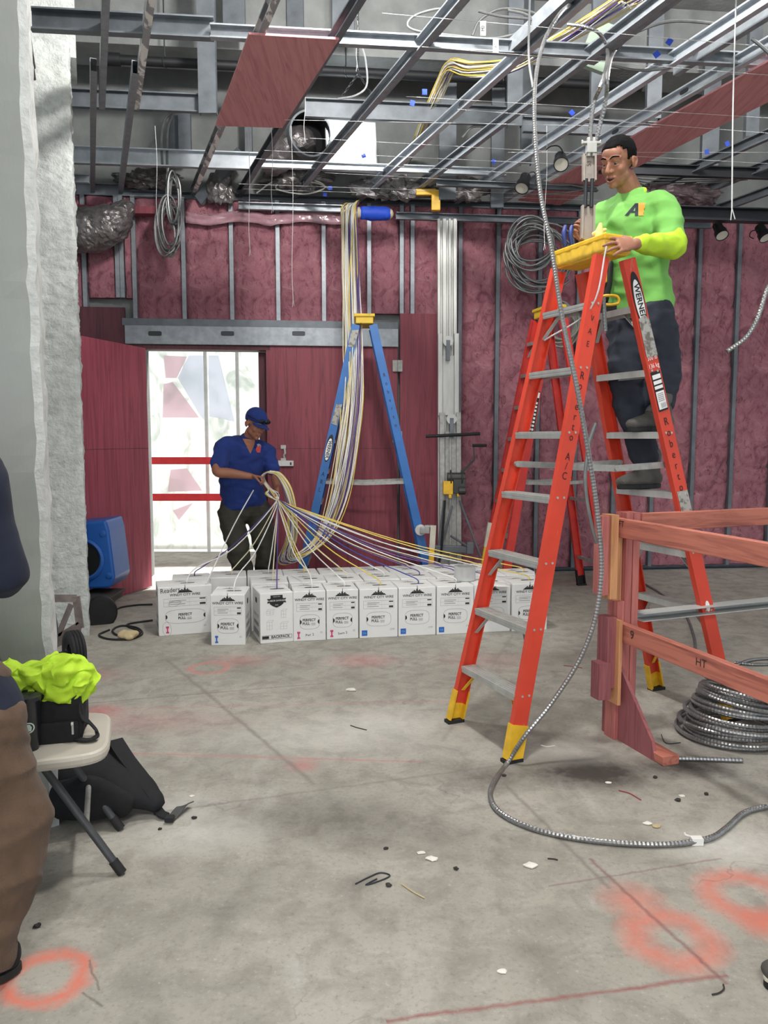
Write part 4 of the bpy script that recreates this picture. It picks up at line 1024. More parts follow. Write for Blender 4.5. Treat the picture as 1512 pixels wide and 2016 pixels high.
# cap wrap, cord and yellow knot on the cap
mb = MB(); cpt = RC + V((0, 0, RH)) - RA*.085; rot = Matrix((RA, RW, V((0, 0, 1)))).transposed()
mb.box(cpt - V((0, 0, .04)), (.165, .40, .085), rot)
wrap = solid(mb, .008, 3, .006, 22, (1, 1, .5))
wrap.build('cap_wrap', M('crinkled_yellow_wrap', (228, 186, 60), .35, 0, .15, 20), red, smooth=True)
mb = MB(); k = cpt + RW*.02 + RA*.03 + V((0, 0, .01)); mb.limb([k, k+V((0, 0, .05)), k+V((.005, 0, .085))], [.03, .02, .01]); mb.limb([k+V((-.03, 0, .04)), k+V((0, 0, .05)), k+V((.03, 0, .06))], [.008, .014, .008]); mb.build('wrap_knot', M('pale_yellow_rag', (226, 206, 130), .7), red, smooth=True)
mb = MB(); mb.tube([cpt - RA*.1 + RW*.24 - V((0, 0, .07)), cpt - RA*.15 + RW*.2 - V((0, 0, .35)), rrail(-1, -1, 2.0) + RW*.02], .004, 6); mb.build('tie_cord', WIRE, red)

# blue ladder near the wall
bA = V((1, .03, 0)).normalized(); bW = V((-bA.y, bA.x, 0)) * -1
BC = PZ(712, 1155); BC.y = 7.85; BC.x = PY(718, 900, 7.85).x; BH = 2.68
blue, brail, bcap = stepladder('stepladder', 'blue fibreglass stepladder with yellow cap standing by the closed red door', BC, bA, bW, BH, .06, .66, .15, .29, 8, (BLUE_FG, BLUE_FG, ALU_W, YEL_W, RUBBER), False, (.17, .36), front=-1)
logo(-1, 1, 1.40, blue, brail, bW, bA)
for z0, wd in ((1.15, 'ARL'), (.75, 'GRE')): letters_down(wd, z0, .075, -1, 1, .06, parent=blue, rp=brail, W=bW, A=bA)
letters_down('Roberto', 2.1, .08, 1, 1, .05, parent=blue, rp=brail, W=bW, A=bA)
p, t, c, n = on_rail(brail, -1, 1, 1.73, bW, bA, 0, .0195); mb = MB(); mb.prism([(-.03, -.1), (.03, -.11), (.036, .1), (-.02, .09)], p, c, t, .002, z=n); mb.build('tape_patch', SCUFF, blue)
p, t, c, n = on_rail(brail, -1, 1, 2.46, bW, bA, 0, .0195); mb = MB(); mb.prism([(-.03, -.1), (.03, -.09), (.04, .08), (-.03, .06)], p, c, t, .002, z=n); mb.build('tape_patch', SCUFF, blue)

# second red ladder farther back
kA = V((.97, .24, 0)).normalized(); kW = V((kA.y, -kA.x, 0))
KC = PZ(1072, 1168); KC.y = 7.55; KC.x = PY(1075, 900, 7.55).x
back, krail, kcap = stepladder('stepladder', 'second red stepladder standing far behind, near the insulated wall', KC, kA, kW, 2.72, .05, .55, .15, .27, 8, (RED_FG_D, RED_FG_D, ALU_W, YEL_W, RUBBER), False, (.15, .34), front=-1)
logo(-1, 1, 2.2, back, krail, kW, kA)
label_panel(-1, 1, 1.72, .42, INK, back, krail, kW, kA, [(-.19+.035*i, .02, -.024+.026*j, -.004+.026*j) for i in range(9) for j in range(2)] + [(.15, .05, -.028, .028)])

# ================================================================== cable boxes
CART = WHITE_CARD
def skyline(mb, o, x, y, k=1.0):
    bars = [(-.048, .008, .010), (-.040, .010, .018), (-.029, .009, .026), (-.019, .010, .020), (-.008, .012, .034), (.005, .009, .022), (.015, .010, .028), (.026, .009, .018), (.036, .012, .010)]
    for bx, bw, bh in bars: mb.flat([(bx*k, 0), ((bx+bw)*k, 0), ((bx+bw)*k, bh*k), (bx*k, bh*k)], o, x, y)
    mb.flat([(-.003*k, .03*k), (.003*k, .03*k), (.0012*k, .062*k), (-.0012*k, .062*k)], o, x, y)
    mb.flat([(-.062*k, -.003*k), (.062*k, -.003*k), (.05*k, .006*k), (-.05*k, .006*k)], o, x, y)
X_, Z_, Y_ = V((1, 0, 0)), V((0, 0, 1)), V((0, 1, 0))
def oval_ring(mb, rx, rz, w, o, x, y, pw=4, n=36):
    a = disc(0, 0, rx, rz, n, pw); c = disc(0, 0, rx-w, rz-w, n, pw); o = V(o)
    vs = [o + V(x)*p[0] + V(y)*p[1] for p in a] + [o + V(x)*p[0] + V(y)*p[1] for p in c]
    mb.add(vs, [(i, (i+1) % n, n+(i+1) % n, n+i) for i in range(n)])
def carton(r, w, d, h):
    mb = MB(); mb.box((0, d/2, h/2), (w, d, h)); mb.build('carton', CART, r, bevel=.004, local=True)
    mb = MB()
    mb.box((0, d*.5, h+.0015), (w-.01, d-.012, .003)); mb.build('top_flap', CART, r, local=True)
    mb = MB(); mb.flat(disc(.03, d*.42, .055, .013, 20, 4), (0, 0, h+.0042), X_, Y_); mb.build('hand_hole', INK, r, local=True)
    mb = MB(); skyline(mb, V((-.02, d*.70, h+.0042)), X_, Y_, .8); mb.text('WINDY CITY WIRE', .02, V((-.02, d*.64, h+.0042)), X_, Y_)
    mb.flat([(-w*.42, d*.48), (w*.38, d*.48), (w*.38, d*.485), (-w*.42, d*.485)], (0, 0, h+.0042), X_, Y_); mb.build('top_print', INK_G, r, local=True)
    for s in (-1, 1):
        mb = MB(); mb.flat(disc(0, 0, .035, .02, 16, 4), (s*(w/2+.001), d*.5, h*.80), V((0, s, 0)), Z_); mb.build('side_hole', INK, r, local=True)
        mb = MB(); xx = V((0, s, 0)); oo = V((s*(w/2+.001), d*.5, 0))
        mb.flat([(-d*.35, h*.1), (d*.35, h*.1), (d*.35, h*.22), (-d*.35, h*.22)], oo, xx, Z_); mb.text('WINDY CITY', .035, oo + Z_*h*.5, xx, Z_); mb.flat([(-d*.3, h*.3), (d*.3, h*.3), (d*.3, h*.38), (-d*.3, h*.38)], oo, xx, Z_)
        mb.build('side_print', INK_G, r, local=True)
def front_print(r, w, h, tagmat, tagw, oval_w, word2, dents):
    o = V((0, -.0012, 0)); k = min(1, w/.25)
    mb = MB(); skyline(mb, o + Z_*(h*.885), X_, Z_, .95*k); mb.text('WINDY CITY WIRE', .0265*k, o + Z_*(h*.835), X_, Z_, bold=.012); mb.build('printed_logo', INK, r, local=True)
    mb = MB(); x0, x1, z0, z1 = -w*.40, w*.40, h*.60, h*.76
    for a_, b_, c_, d_ in ((x0, x1, z0, z0+.0015), (x0, x1, z1, z1+.0015), (x0, x0+.0015, z0, z1), (x1-.0015, x1, z0, z1), (x0, x1, (z0+z1)/2, (z0+z1)/2+.0012), (w*.08, w*.0815, z0, z1), (-w*.3, w*.0, z0+.015, z0+.019), (-w*.3, w*.02, z1-.018, z1-.014), (-w*.3, -w*.06, z1-.03, z1-.026)):
        mb.flat([(a_, c_), (b_, c_), (b_, d_), (a_, d_)], o, X_, Z_)
    mb.build('spec_table', INK_G, r, local=True)
    mb = MB(); mb.flat([(w*.27, z0+.006), (w*.38, z0+.006), (w*.38, z0+.02), (w*.27, z0+.02)], o - Y_*.0003, X_, Z_); mb.build('spec_code', STEEL_DK, r, local=True); mb = MB(); mb.flat([(w*.27, z1-.012), (w*.38, z1-.012), (w*.38, z1-.004), (w*.27, z1-.004)], o - Y_*.0003, X_, Z_); mb.build('spec_code', STEEL_DK, r, local=True)
    zc = h*.385
    mb = MB(); oval_ring(mb, oval_w, .055, .002, o + Z_*zc, X_, Z_, 3.2); mb.build('pull_panel', INK_G, r, local=True)
    mb = MB(); mb.text('PERFECT', .0285*k, o + Z_*(zc+.013) - X_*.003, X_, Z_, bold=.022, squash=.92); mb.text('PULL', .0285*k, o + Z_*(zc-.014) - X_*(.027*k), X_, Z_, bold=.022, squash=.92); mb.build('panel_lettering', INK, r, local=True)
    mb = MB()
    for i in range(3): mb.flat([(.012, -.004-i*.007), (.045*k, -.004-i*.007), (.045*k, -.001-i*.007), (.012, -.001-i*.007)], o + Z_*(zc-.008), X_, Z_)
    mb.build('small_print', INK_G, r, local=True); mb = MB(); mb.text(word2, .018, o + V((w*.36, 0, h*.165)), X_, Z_); mb.build('grade_print', INK_G, r, local=True)
    mb = MB()
    for s in dents: mb.flat([(s*oval_w*1.0 - s*q[0], q[1]) for q in disc(0, 0, .016, .018, 14) if q[0] > -.001], o + Z_*zc - Y_*.0004, X_, Z_)
    if dents: mb.build('finger_hole', INK, r, local=True)
    mb = MB(); cx = -w*.37 if tagw > .02 else -w*.34
    if tagw > .02: mb.flat([(cx-tagw/2, .018), (cx+tagw/2, .018), (cx+tagw/2, .018+tagw), (cx-tagw/2, .018+tagw)], o, X_, Z_)
    else: mb.flat([(cx-.011, .018), (cx+.011, .018), (cx+.011, .028), (cx+.005, .032), (cx+.005, .055), (cx+.011, .059), (cx+.011, .072), (cx-.011, .072), (cx-.011, .059), (cx-.005, .055), (cx-.005, .032), (cx-.011, .028)], o, X_, Z_)
    mb.build('colour_tag', tagmat, r, local=True)
    if tagw > .02:
        mb = MB(); mb.text('C6', .02, o + V((cx, -.0006, .038)), X_, Z_); mb.build('tag_mark', M('tag_print', (150, 190, 230), .6), r, local=True)
G_F = 'boxes in the front row'; BOXTOP = []
def box_at(p, yaw, w, d, h, label, group):
    r = thing('cable_box', label, 'box', p, group, yaw); r['_'] = 1; del r['_']
    carton(r, w, d, h)
    m_ = r.matrix_basis.copy(); BOXTOP.append((m_ @ V((.03, d*.42, h+.006)), r)); return r
BH_, BD_ = .372, .315
def corner_at(px, py, yaw, w):   # front left bottom corner on the floor -> base centre of the front edge
    c = PZ(px, py); x = V((math.cos(yaw), math.sin(yaw), 0)); return c + x*(w/2)
Y10 = math.radians(10.5)
r = box_at(corner_at(313, 1253, math.radians(19), .40), math.radians(19), .40, .30, .372, 'large white cable box with handwriting, at the left end of the row', G_F)
front_print(r, .40, .372, PINK, .01, .15, '65', (1, -1))
mb = MB(); mb.text('Readers', .05, V((-.11, -.0016, .348)), (1, 0, .06), (-.05, 0, 1), squash=.9); 
for i in range(1): oval_ring(mb, .045, .02, .0012, V((-.08, -.0016, .245)), (1, 0, .2), (-.2, 0, 1), 2)
oval_ring(mb, .032, .055, .0012, V((-.14, -.0016, .05)), (1, 0, .1), (-.1, 0, 1), 2); mb.build('marker_writing', STEEL_DK, r, local=True)
r = box_at(corner_at(416, 1271, math.radians(3), .246), math.radians(3), .246, BD_, .372, 'white cable box with a small blue tag, second from the left', G_F)
front_print(r, .246, .372, BLUEP, .01, .078, '45', (1, -1))
# box three: advert panel with a shield and BACKPACK bar
r = box_at(corner_at(513, 1268, math.radians(19), .245), math.radians(19), .245, BD_, .372, 'white cable box showing a black shield and the word BACKPACK', G_F)
o = V((0, -.0014, 0)); h = .372
mb = MB(); mb.flat([(-.045, .355), (.045, .355), (.045, .335), (.05, .328), (.05, .29), (.03, .275), (0, .262), (-.03, .275), (-.05, .29), (-.05, .328), (-.045, .335)], o, X_, Z_)
mb.flat([(-.072, .33), (.072, .33), (.062, .315), (.072, .298), (-.072, .298), (-.062, .315)], o - Y_*.0002, X_, Z_); mb.build('shield_badge', INK, r, local=True)
mb = MB(); mb.text('LABOR SAVINGS', .0165, o + V((0, -.0008, .314)), X_, Z_, bold=.01); mb.text('WINDY CITY', .009, o + V((0, -.0008, .343)), X_, Z_); mb.text('***', .02, o + V((0, -.0008, .278)), X_, Z_); mb.build('badge_lettering', CART, r, local=True)
mb = MB()
def wire2(pts, w=.0012):
    for p, q in zip(pts, pts[1:]):
        d = V((q[0]-p[0], q[1]-p[1])); 
        if d.length < 1e-6: continue
        d.normalize(); n_ = V((-d.y, d.x))*w/2
        mb.flat([(p[0]+n_.x, p[1]+n_.y), (p[0]-n_.x, p[1]-n_.y), (q[0]-n_.x, q[1]-n_.y), (q[0]+n_.x, q[1]+n_.y)], o, X_, Z_)
for cx, cz, sx, sz in ((-.05, .225, .05, .03), (.05, .21, .035, .05), (-.055, .13, .04, .055), (.05, .12, .048, .04)):
    wire2([(cx-sx/2, cz-sz/2), (cx+sx/2, cz-sz/2), (cx+sx/2, cz+sz/2), (cx-sx/2, cz+sz/2), (cx-sx/2, cz-sz/2)]); wire2([(cx-sx/2, cz), (cx+sx/2, cz)]); wire2([(cx, cz-sz/2), (cx, cz+sz/2)]); wire2([(cx-sx/2, cz+sz/2), (cx-sx/2+.012, cz+sz/2+.012), (cx+sx/2+.01, cz+sz/2+.012), (cx+sx/2, cz+sz/2)])
mb.build('cart_drawings', INK_G, r, local=True)
mb = MB(); wire2([(-.11, .03), (.11, .03), (.11, .058), (-.11, .058), (-.11, .03)], .002); mb.flat([(-.108, .034), (-.06, .034), (-.06, .054), (-.108, .054)], o, X_, Z_); mb.text('BACKPACK', .027, o + V((.026, 0, .044)), X_, Z_, bold=.025); mb.build('printed_bar', INK, r, local=True)
# the straight part of the front row
ROWO = PZ(578, 1263); RX = V((math.cos(Y10), math.sin(Y10), 0)); RY = V((-RX.y, RX.x, 0))
sx = 0.0
spec = [('n', 'white cable box with a pink tag, right beside the BACKPACK box'), ('n', 'white cable box with a pink tag, second after the BACKPACK box'), ('w', 'white cable box with a blue square, first of the wide ones'), ('w', 'white cable box with a blue square, second of the wide ones'), ('w', 'white cable box with a blue square, third of the wide ones'), ('w', 'white cable box behind the left rail of the red ladder'), ('w', 'white cable box at the right end of the front row')]
for i, (ty, lb) in enumerate(spec):
    w = .240 if ty == 'n' else .291
    p = ROWO + RX*(sx + w/2) + RY*(0, .01, 0, .005, 0, .008, .0)[i]
    r = box_at(p, Y10 + (0, .01, -.01, .005, 0, -.012, .02)[i], w, BD_, BH_, lb, G_F)
    if ty == 'n':
        front_print(r, w, BH_, PINK, .01, .075, '25', (1, -1))
        mb = MB(); mb.text('Pwr 2' if i == 0 else 'Swm 2', .026, V((.0, -.0016, .045)), (1, 0, .1), (-.1, 0, 1)); mb.build('marker_writing', STEEL_DK, r, local=True)
    else: front_print(r, w, BH_, BLUEP, .042, .095, 'CMP', ((-1,), (-1, ), (-1, ), (), (1, -1))[i-2])
    sx += w + .007
    if i == 5: sx += .004
# rows behind
def back_row(k, s0, n, w, off, lab):
    for i in range(n):
        p = ROWO + RX*(s0 + i*(w+.006) + w/2) + RY*(off + .006*math.sin(i*2.3))
        box_at(p, Y10 + .012*math.sin(i*3.1+k), w, BD_, BH_, lab(i), 'boxes in the rows behind')
back_row(1, -.30, 8, .291, .375, lambda i: 'white cable box in the second row, ' + ORD[i] + ' from the left')
back_row(2, -.62, 8, .291, .700, lambda i: 'white cable box in the back row, ' + ORD[i] + ' from the left')
r = box_at(PZ(345, 1228) + V((.14, .0, 0)), math.radians(14), .30, .22, .372, 'white cable box hidden behind the large left end box', 'boxes in the rows behind')
# tape roll and paper on top of the boxes
p = PZ(915, 1141, .38); mb = MB(); mb.lathe(p, Z_, [(.085, 0), (.085, .11), (.062, .11), (.062, 0), (.085, 0)], 32); tag(mb.build('tape_roll', M('shiny_clear_roll', (205, 206, 206), .2, .4), smooth=True), 'roll of shiny clear film on the back row of boxes', 'roll')
p = PZ(972, 1152, .38); mb = MB(); vs = []; fs = []
for i in range(8):
    for k in range(8):
        u, v_ = i/7-.5, k/7-.5; vs.append(p + V((u*.22, v_*.16, .004+.07*max(0, -u+.1)*max(0, v_+.3)+.09*max(0, .2-u)**2)))
for i in range(7):
    for k in range(7): a_ = i*8+k; fs.append((a_, a_+8, a_+9, a_+1))
mb.add(vs, fs); o = mb.build('paper_sheet', M('white_paper', (228, 226, 222), .7), smooth=True); md = o.modifiers.new('t', 'SOLIDIFY'); md.thickness = .001; tag(o, 'curled sheet of white paper on the boxes behind the red ladder', 'paper')

# ================================================================== the cables being pulled
CW = M('white_cable_jacket', (226, 226, 222), .45); CY = M('yellow_cable_jacket', (224, 196, 84), .45); CP = M('purple_cable_jacket', (82, 62, 130), .45); CB = M('blue_cable_jacket', (44, 66, 150), .45); CG = M('cream_cable_jacket', (214, 206, 176), .45)
HB, HA = PY(546, 984, 6.72), PY(516, 940, 6.74)     # lower and upper hand
LOOP = [HB, PY(530, 962, 6.72), HA, PY(529, 929, 6.7), PY(548, 935, 6.72), PY(566, 965, 6.76), PY(575, 1010, 6.82), PY(574, 1060, 6.9), PY(563, 1098, 7.0), PY(590, 1098, 7.12), PY(636, 1058, 7.3), PY(664, 990, 7.4), PY(681, 900, 7.45), PY(694, 790, 7.6), PY(697, 680, 7.75), PY(692, 550, 7.95), PY(689, 436, 8.1), PY(692, 405, 8.15)]
UP = [PZ(718, 398, 4.16), PZ(775, 355, 4.3), PZ(812, 300, 4.45), PY(845, 230, 7.5), PY(870, 170, 7.2), PY(893, 130, 6.9), PY(935, 140, 6.6), PY(1010, 132, 6.3), PY(1080, 95, 6.0), PY(1160, 50, 5.7), PY(1240, 0, 5.4)]
SPR = [.012, .014, .014, .016, .022, .03, .036, .05, .07, .085, .09, .10, .10, .095, .09, .085, .075, .075] + [.04, .045, .04, .06, .06, .06, .07, .07, .07, .07, .08]
colours = [CW, CG, CY, CG, CW, CY, CW, CG, CG, CW, CY, CP]
cn = {CW.name: 'white', CY.name: 'yellow', CP.name: 'purple', CB.name: 'blue', CG.name: 'cream'}
rc = random.Random(3)
for i, (tp_, br) in enumerate(BOXTOP):
    m_ = colours[(i*5+1) % len(colours)] if i not in (6, 8, 15, 22) else CB if i < 8 else CP
    if i == 0: m_ = CW
    ph = rc.random()*6.28; rad = .35 + .65*rc.random()
    pts = [tp_ - Z_*.02, tp_ + Z_*.03]
    mid = tp_.lerp(HB, .5) - Z_*(.03+.10*rc.random()*(1 if i < 4 or rc.random() < .35 else .25)); pts.append(tp_.lerp(HB, .12) + Z_*.01 if i > 3 else tp_.lerp(HB, .1)+Z_*.05); pts.append(mid)
    for k, q in enumerate(LOOP + UP):
        s_ = SPR[k]*rad; an = ph + k*.25 + .5*noise.noise(V((i*3.1, k*.6, 0)))
        dz = 0
        if 7 <= k <= 9: dz = -.05*rc.random() + .03
        pts.append(q + V((math.cos(an)*s_, math.sin(an)*s_*.8, math.sin(an*1.3)*s_*.35 + dz)))
    mb = MB(); mb.tube(pts, .0048, 6, 5)
    tag(mb.build('network_cable', m_, smooth=True), cn[m_.name] + ' cable pulled from the ' + br['label'].replace('white cable ', ''), 'cable', 'network cables gathered in the hand of the man in blue')
# a few spare strands in the hanging bundle, with no box in sight
for i in range(16):
    m_ = colours[(i*7) % len(colours)]; ph = rc.random()*6.28; rad = .5+.7*rc.random(); pts = []
    for k, q in enumerate((LOOP + UP)[3:]):
        k += 3; s_ = SPR[k]*rad; an = ph + k*.2 + .7*noise.noise(V((i*2.1+50, k*.5, 0))); sw = .06*max(0, 1-abs(k-12)/4.0)*noise.noise(V((i*9.1, 3, 3)))*2
        pts.append(q + V((math.cos(an)*s_+sw, math.sin(an)*s_*.8, math.sin(an*1.3)*s_*.5)))
    mb = MB(); mb.tube(pts, .0048, 6, 5)
    tag(mb.build('network_cable', m_, smooth=True), cn[m_.name] + ' strand seen only in the hanging bundle between hand and ceiling', 'cable', 'strands of the hanging bundle')
# the white pull line from box to belt
mb = MB(); mb.tube([PZ(405, 1150, .378), PY(460, 1035, 6.55), PY(499, 965, 6.75)], .0055, 6, 4); tag(mb.build('network_cable', CW), 'white cable taut from the left boxes to the waist of the man in blue', 'cable')

# ================================================================== material lift by the wall
lf = thing('material_lift', 'tall aluminium material lift with winch standing against the insulated wall', 'lift', PZ(898, 1135)); ly = 8.05
def LP(px, py, y=ly): return PY(px, py, y)
def lbeam(mb, x0, x1, y0, y1, d0=ly, d=.06, lean=0.0):
    a_, c_ = LP((x0+x1)/2, y0, d0), LP((x0+x1)/2+lean, y1, d0); w = LP(x1, y0, d0).x-LP(x0, y0, d0).x
    mb.beam(a_, c_, w, d, up=V((0, 1, 0)))
zt = 3.9
mb = MB(); 
for x0, x1, yt in ((862, 867, 432), (872, 879, 432), (884, 888, 432), (893, 899, 432)):
    lbeam(mb, x0, x1, 1120, yt, ly+.1, .07, -1)
lbeam(mb, 862, 899, 1115, 434, ly+.14, .02); mb.build('inner_mast', ALU, lf, bevel=.003)
mb = MB()
for x0, x1 in ((862, 871), (894, 903)): lbeam(mb, x0, x1, 818, 657, ly+.04, .06)
lbeam(mb, 871, 894, 818, 700, ly+.06, .02); mb.build('middle_mast', ALU, lf, bevel=.003)
mb = MB()
for x0, x1 in ((866, 876), (899, 908)): lbeam(mb, x0, x1, 1125, 812, ly, .06, -1)
lbeam(mb, 876, 899, 1125, 850, ly+.02, .02); lbeam(mb, 884, 888, 1125, 850, ly, .04); mb.build('outer_mast', ALU_W, lf, bevel=.003)
for px, py in ((882, 672), (889, 825)):
    c = LP(px, py, ly-.01); mb = MB(); mb.lathe(c + Y_*.02, -Y_, [(0, 0), (.052, 0), (.052, .012), (.04, .018), (.04, .03), (.052, .036), (.052, .045), (0, .045)], 24); mb.build('pulley', ALU, lf, smooth=True)
    mb = MB(); mb.box(c - Z_*.09 - Y_*.005, (.04, .05, .2)); mb.build('pulley_bracket', GALV_D, lf)
mb = MB(); mb.cyl(LP(838, 859, ly-.06), LP(945, 854, ly-.06), .016, 12); mb.build('carry_handle', RUBBER, lf)
mb = MB(); mb.cyl(LP(930, 877, ly-.12), LP(958, 877, ly-.12), .016, 10); mb.build('crank_grip', RUBBER, lf)
mb = MB(); mb.beam(LP(932, 877, ly-.12), LP(934, 905, ly-.12), .012, .008, up=Y_); mb.beam(LP(934, 905, ly-.12), LP(905, 935, ly-.1), .02, .01, up=Y_); mb.build('crank_arm', STEEL_DK, lf)
c = LP(898, 940, ly-.08)
mb = MB(); mb.cyl(c - X_*.09, c + X_*.09, .05, 18); 
for s in (-1, 1): mb.lathe(c + X_*(s*.055), X_, [(0, -.006), (.078, -.006), (.078, .006), (0, .006)], 24)
mb.box(c - Z_*.09 + X_*.03, (.12, .10, .14)); mb.cyl(c - Z_*.13 + X_*.02 - Y_*.06, c - Z_*.13 + X_*.09 - Y_*.06, .04, 14); mb.build('winch', M('winch_steel', (70, 70, 70), .5, .5), lf, bevel=.004)
mb = MB(); mb.box(LP(882, 960, ly-.1), (.10, .06, .135)); mb.box(LP(886, 976, ly-.1), (.03, .05, .05)); mb.box(LP(902, 974, ly-.1), (.03, .05, .04)); mb.build('winch_guard', YEL, lf, bevel=.006)
mb = MB(); mb.beam(LP(856, 1080, ly-.06), LP(922, 1082, ly-.06), .05, .07); mb.box(LP(925, 1078, ly-.08), (.07, .09, .12)); mb.box(LP(862, 1083, ly-.08), (.06, .09, .10)); mb.build('base_frame', GALV_D, lf, bevel=.005)
for p, q in (((858, 1130), (874, 985)), ((946, 1096), (905, 985)), ((862, 1100), (890, 995)), ((887, 1055), (928, 1080))):
    mb = MB(); mb.tube([LP(p[0], p[1], ly-.12), LP(q[0], q[1], ly-.08)], .011, 8, 1); mb.build('brace_bar', GALV_D, lf)
mb = MB(); mb.tube([LP(876, 985, ly-.13), LP(872, 1040, ly-.15), LP(868, 1090, ly-.15), LP(858, 1125, ly-.15)], .012, 8); mb.build('winch_hose', RUBBER, lf, smooth=True)
for sgn, px in ((-1, 852), (1, 946)):
    yy_ = 7.55; a_ = LP(px, 1118, 7.6) ; base = PZ(px, 1160)
for nm, (x0, y0, x1, y1, yv), lb in (('left', (846, 1112, 853, 1035, 7.55), 'l'), ('right', (945, 1108, 966, 1030, 7.6), 'r')):
    p, q = LP(x0, y0, yv), LP(x1, y1, yv); p.z = .06
    mb = MB(); mb.beam(p, q, .05, .04, up=Y_); mb.build('outrigger', YEL if lb == 'l' else YEL_W, lf, bevel=.004)
    mb = MB(); f = q.lerp(p, .38); mb.beam(f, q + Z_*.004, .054, .045, up=Y_); mb.build('outrigger_cap', M('pale_worn_label', (205, 200, 182), .6), lf)
    if lb == 'l':
        c = LP(828, 1044, yv); mb = MB(); mb.lathe(c + Y_*.02, -Y_, [(0, -.016), (.05, -.016), (.055, -.008), (.055, .008), (.05, .016), (0, .016)], 24); mb.build('castor_wheel', M('grey_castor_tyre', (206, 206, 204), .5), lf, smooth=True)
        mb = MB(); mb.box(LP(836, 1044, yv-.02), (.09, .05, .06)); mb.cyl(LP(836, 1037, yv), LP(852, 1037, yv), .018, 10); mb.build('castor_fork', ALU_W, lf, bevel=.004)

# ================================================================== wooden guard rail on the right
gd = V((.33, -.944, 0)).normalized(); ge = V((-gd.y, gd.x, 0))   # towards camera, and away to the right
G0 = PZ(1192, 1452); gr = thing('guard_rail', 'pink stained timber guard rail with a braced post at right', 'guard rail', G0)
def GP(u, v_, z): return G0 + gd*u + ge*v_ + V((0, 0, z))
def lum(name, a_, c_, w, h, mat, up=Z_, bev=.003): 
    mb = MB(); mb.beam(a_, c_, w, h, up=up, bev=bev); return mb.build(name, mat, gr)
lum('post', GP(-.01, .085, .0), GP(-.01, .085, 1.135), .038, .089, LUM_Z, up=gd); lum('post', GP(-.01, .128, .0), GP(-.01, .128, 1.135), .038, .089, LUM_Z, up=gd)
lum('filler_block', GP(-.03, .035, .70), GP(-.03, .035, 1.10), .05, .089, LUM_T, up=gd); lum('filler_block', GP(.02, -.02, .72), GP(.02, -.02, 1.13), .04, .089, LUM_T, up=gd); lum('filler_block', GP(.02, -.066, .74), GP(.02, -.066, 1.125), .045, .07, LUM_Z, up=gd)
lum('filler_block', GP(.0, .04, .0), GP(.0, .04, .70), .04, .085, LUM_Z, up=gd)
lum('lower_block', GP(.03, -.03, .28), GP(.03, -.03, .63), .05, .09, LUM_P, up=gd); lum('lower_block', GP(.06, .0, .20), GP(.06, .0, .62), .018, .089, LUM_T, up=gd); lum('lower_block', GP(.05, -.07, .23), GP(.05, -.07, .41), .07, .075, LUM_P, up=gd)
lum('upper_rail', GP(-.04, .035, 1.065), GP(2.6, .055, 1.045), .038, .093, LUM_X); lum('lower_rail', GP(-.04, .04, .555), GP(2.6, .06, .505), .038, .093, LUM_X)
lum('far_rail', GP(.02, .15, 1.085), GP(-.10, 3.2, 1.085), .038, .09, LUM_F)
tr = MB(); tr.channel(GP(.03, .15, .615), GP(-.12, 3.2, .615), .085, .04, flip=False, lip=.002); tr.build('metal_track', M('pale_zinc_track', (176, 178, 176), .5, .1, .12, 6), gr)
mb = MB(); mb.prism([(-.09, 0), (.33, .0), (.30, .09), (.02, .40), (-.09, .40)], GP(0, .04, 0), gd, Z_, .018); mb.build('gusset', LUM_P, gr)
lum('foot_block', GP(-.05, .085, .022), GP(.385, .085, .022), .089, .042, LUM_X)
mb = MB(); mb.text('EFT', .04, GP(.05, .035, 1.085) - ge*.0205 , gd, Z_); mb.text('HT', .05, GP(.62, .045, .55) - ge*.0205, gd, Z_); mb.text('9', .06, GP(.16, .04, .56) - ge*.0205, gd, Z_); mb.build('timber_stamp', STEEL_DK, gr)

# ================================================================== armoured cable coils
def coil_floor():
    mb = MB(); C0 = PZ(1442, 1447); pts = []
    turns = 17; N = turns*36
    for i in range(N):
        a_ = i/36*2*math.pi; t_ = i/N; f = int(i/36)
        Rr = .255 - .09*t_ + .014*math.sin(f*2.1+1) ; z = .013 + .24*t_ + .006*math.sin(a_+f)
        ox, oy = .012*math.sin(f*1.7) + .03*t_, .02*math.cos(f*2.3)
        tilt = .05*t_*math.cos(a_-.3)
        pts.append(C0 + V((Rr*math.cos(a_)+ox, Rr*.95*math.sin(a_)+oy, z - tilt)))
    e = pts[-1]; pts += [e + V((.03, .10, .03)), e + V((-.15, .12, .05)), e + V((-.2, .06, .035))]
    mb.tube(pts, .0115, 8, 1, corr=.14, step=.008); return mb
tag(coil_floor().build('cable_coil', MC), 'big coil of armoured cable piled on the floor behind the guard rail', 'cable coil')
def coil(c, n, rx, rz, seed, axis=Y_, x=X_, y=Z_, spread=.06, drop=0.0, r=.011, turns=9):
    mb = MB(); rr_ = random.Random(seed); pts = []; ox = oz = 0
    for k in range(turns):
        ox = (rr_.random()-.5)*spread; oz = (rr_.random()-.5)*spread; sx_ = rx*(.85+.3*rr_.random()); sz_ = rz*(.85+.25*rr_.random())
        for i in range(20):
            a_ = 2*math.pi*i/20
            pts.append(c + x*(sx_*math.cos(a_)+ox) + y*(sz_*math.sin(a_)+oz-drop) + axis*(k*.012 - .05 + .01*math.sin(a_*2+k)))
    P = []
    for i in range(len(pts)):   # soften the changes from one turn to the next
        a_ = pts[max(0, i-2):i+3]; P.append(sum(a_, V())/len(a_))
    mb.tube(P, r, 7, 2); return mb
y_ = 8.25
tag(coil(PY(332, 445, 7.9), 0, .10, .26, 5, spread=.10, turns=8).build('cable_coil', MC, smooth=True), 'long thin coil of metal cable hanging from the ceiling at left', 'cable coil')
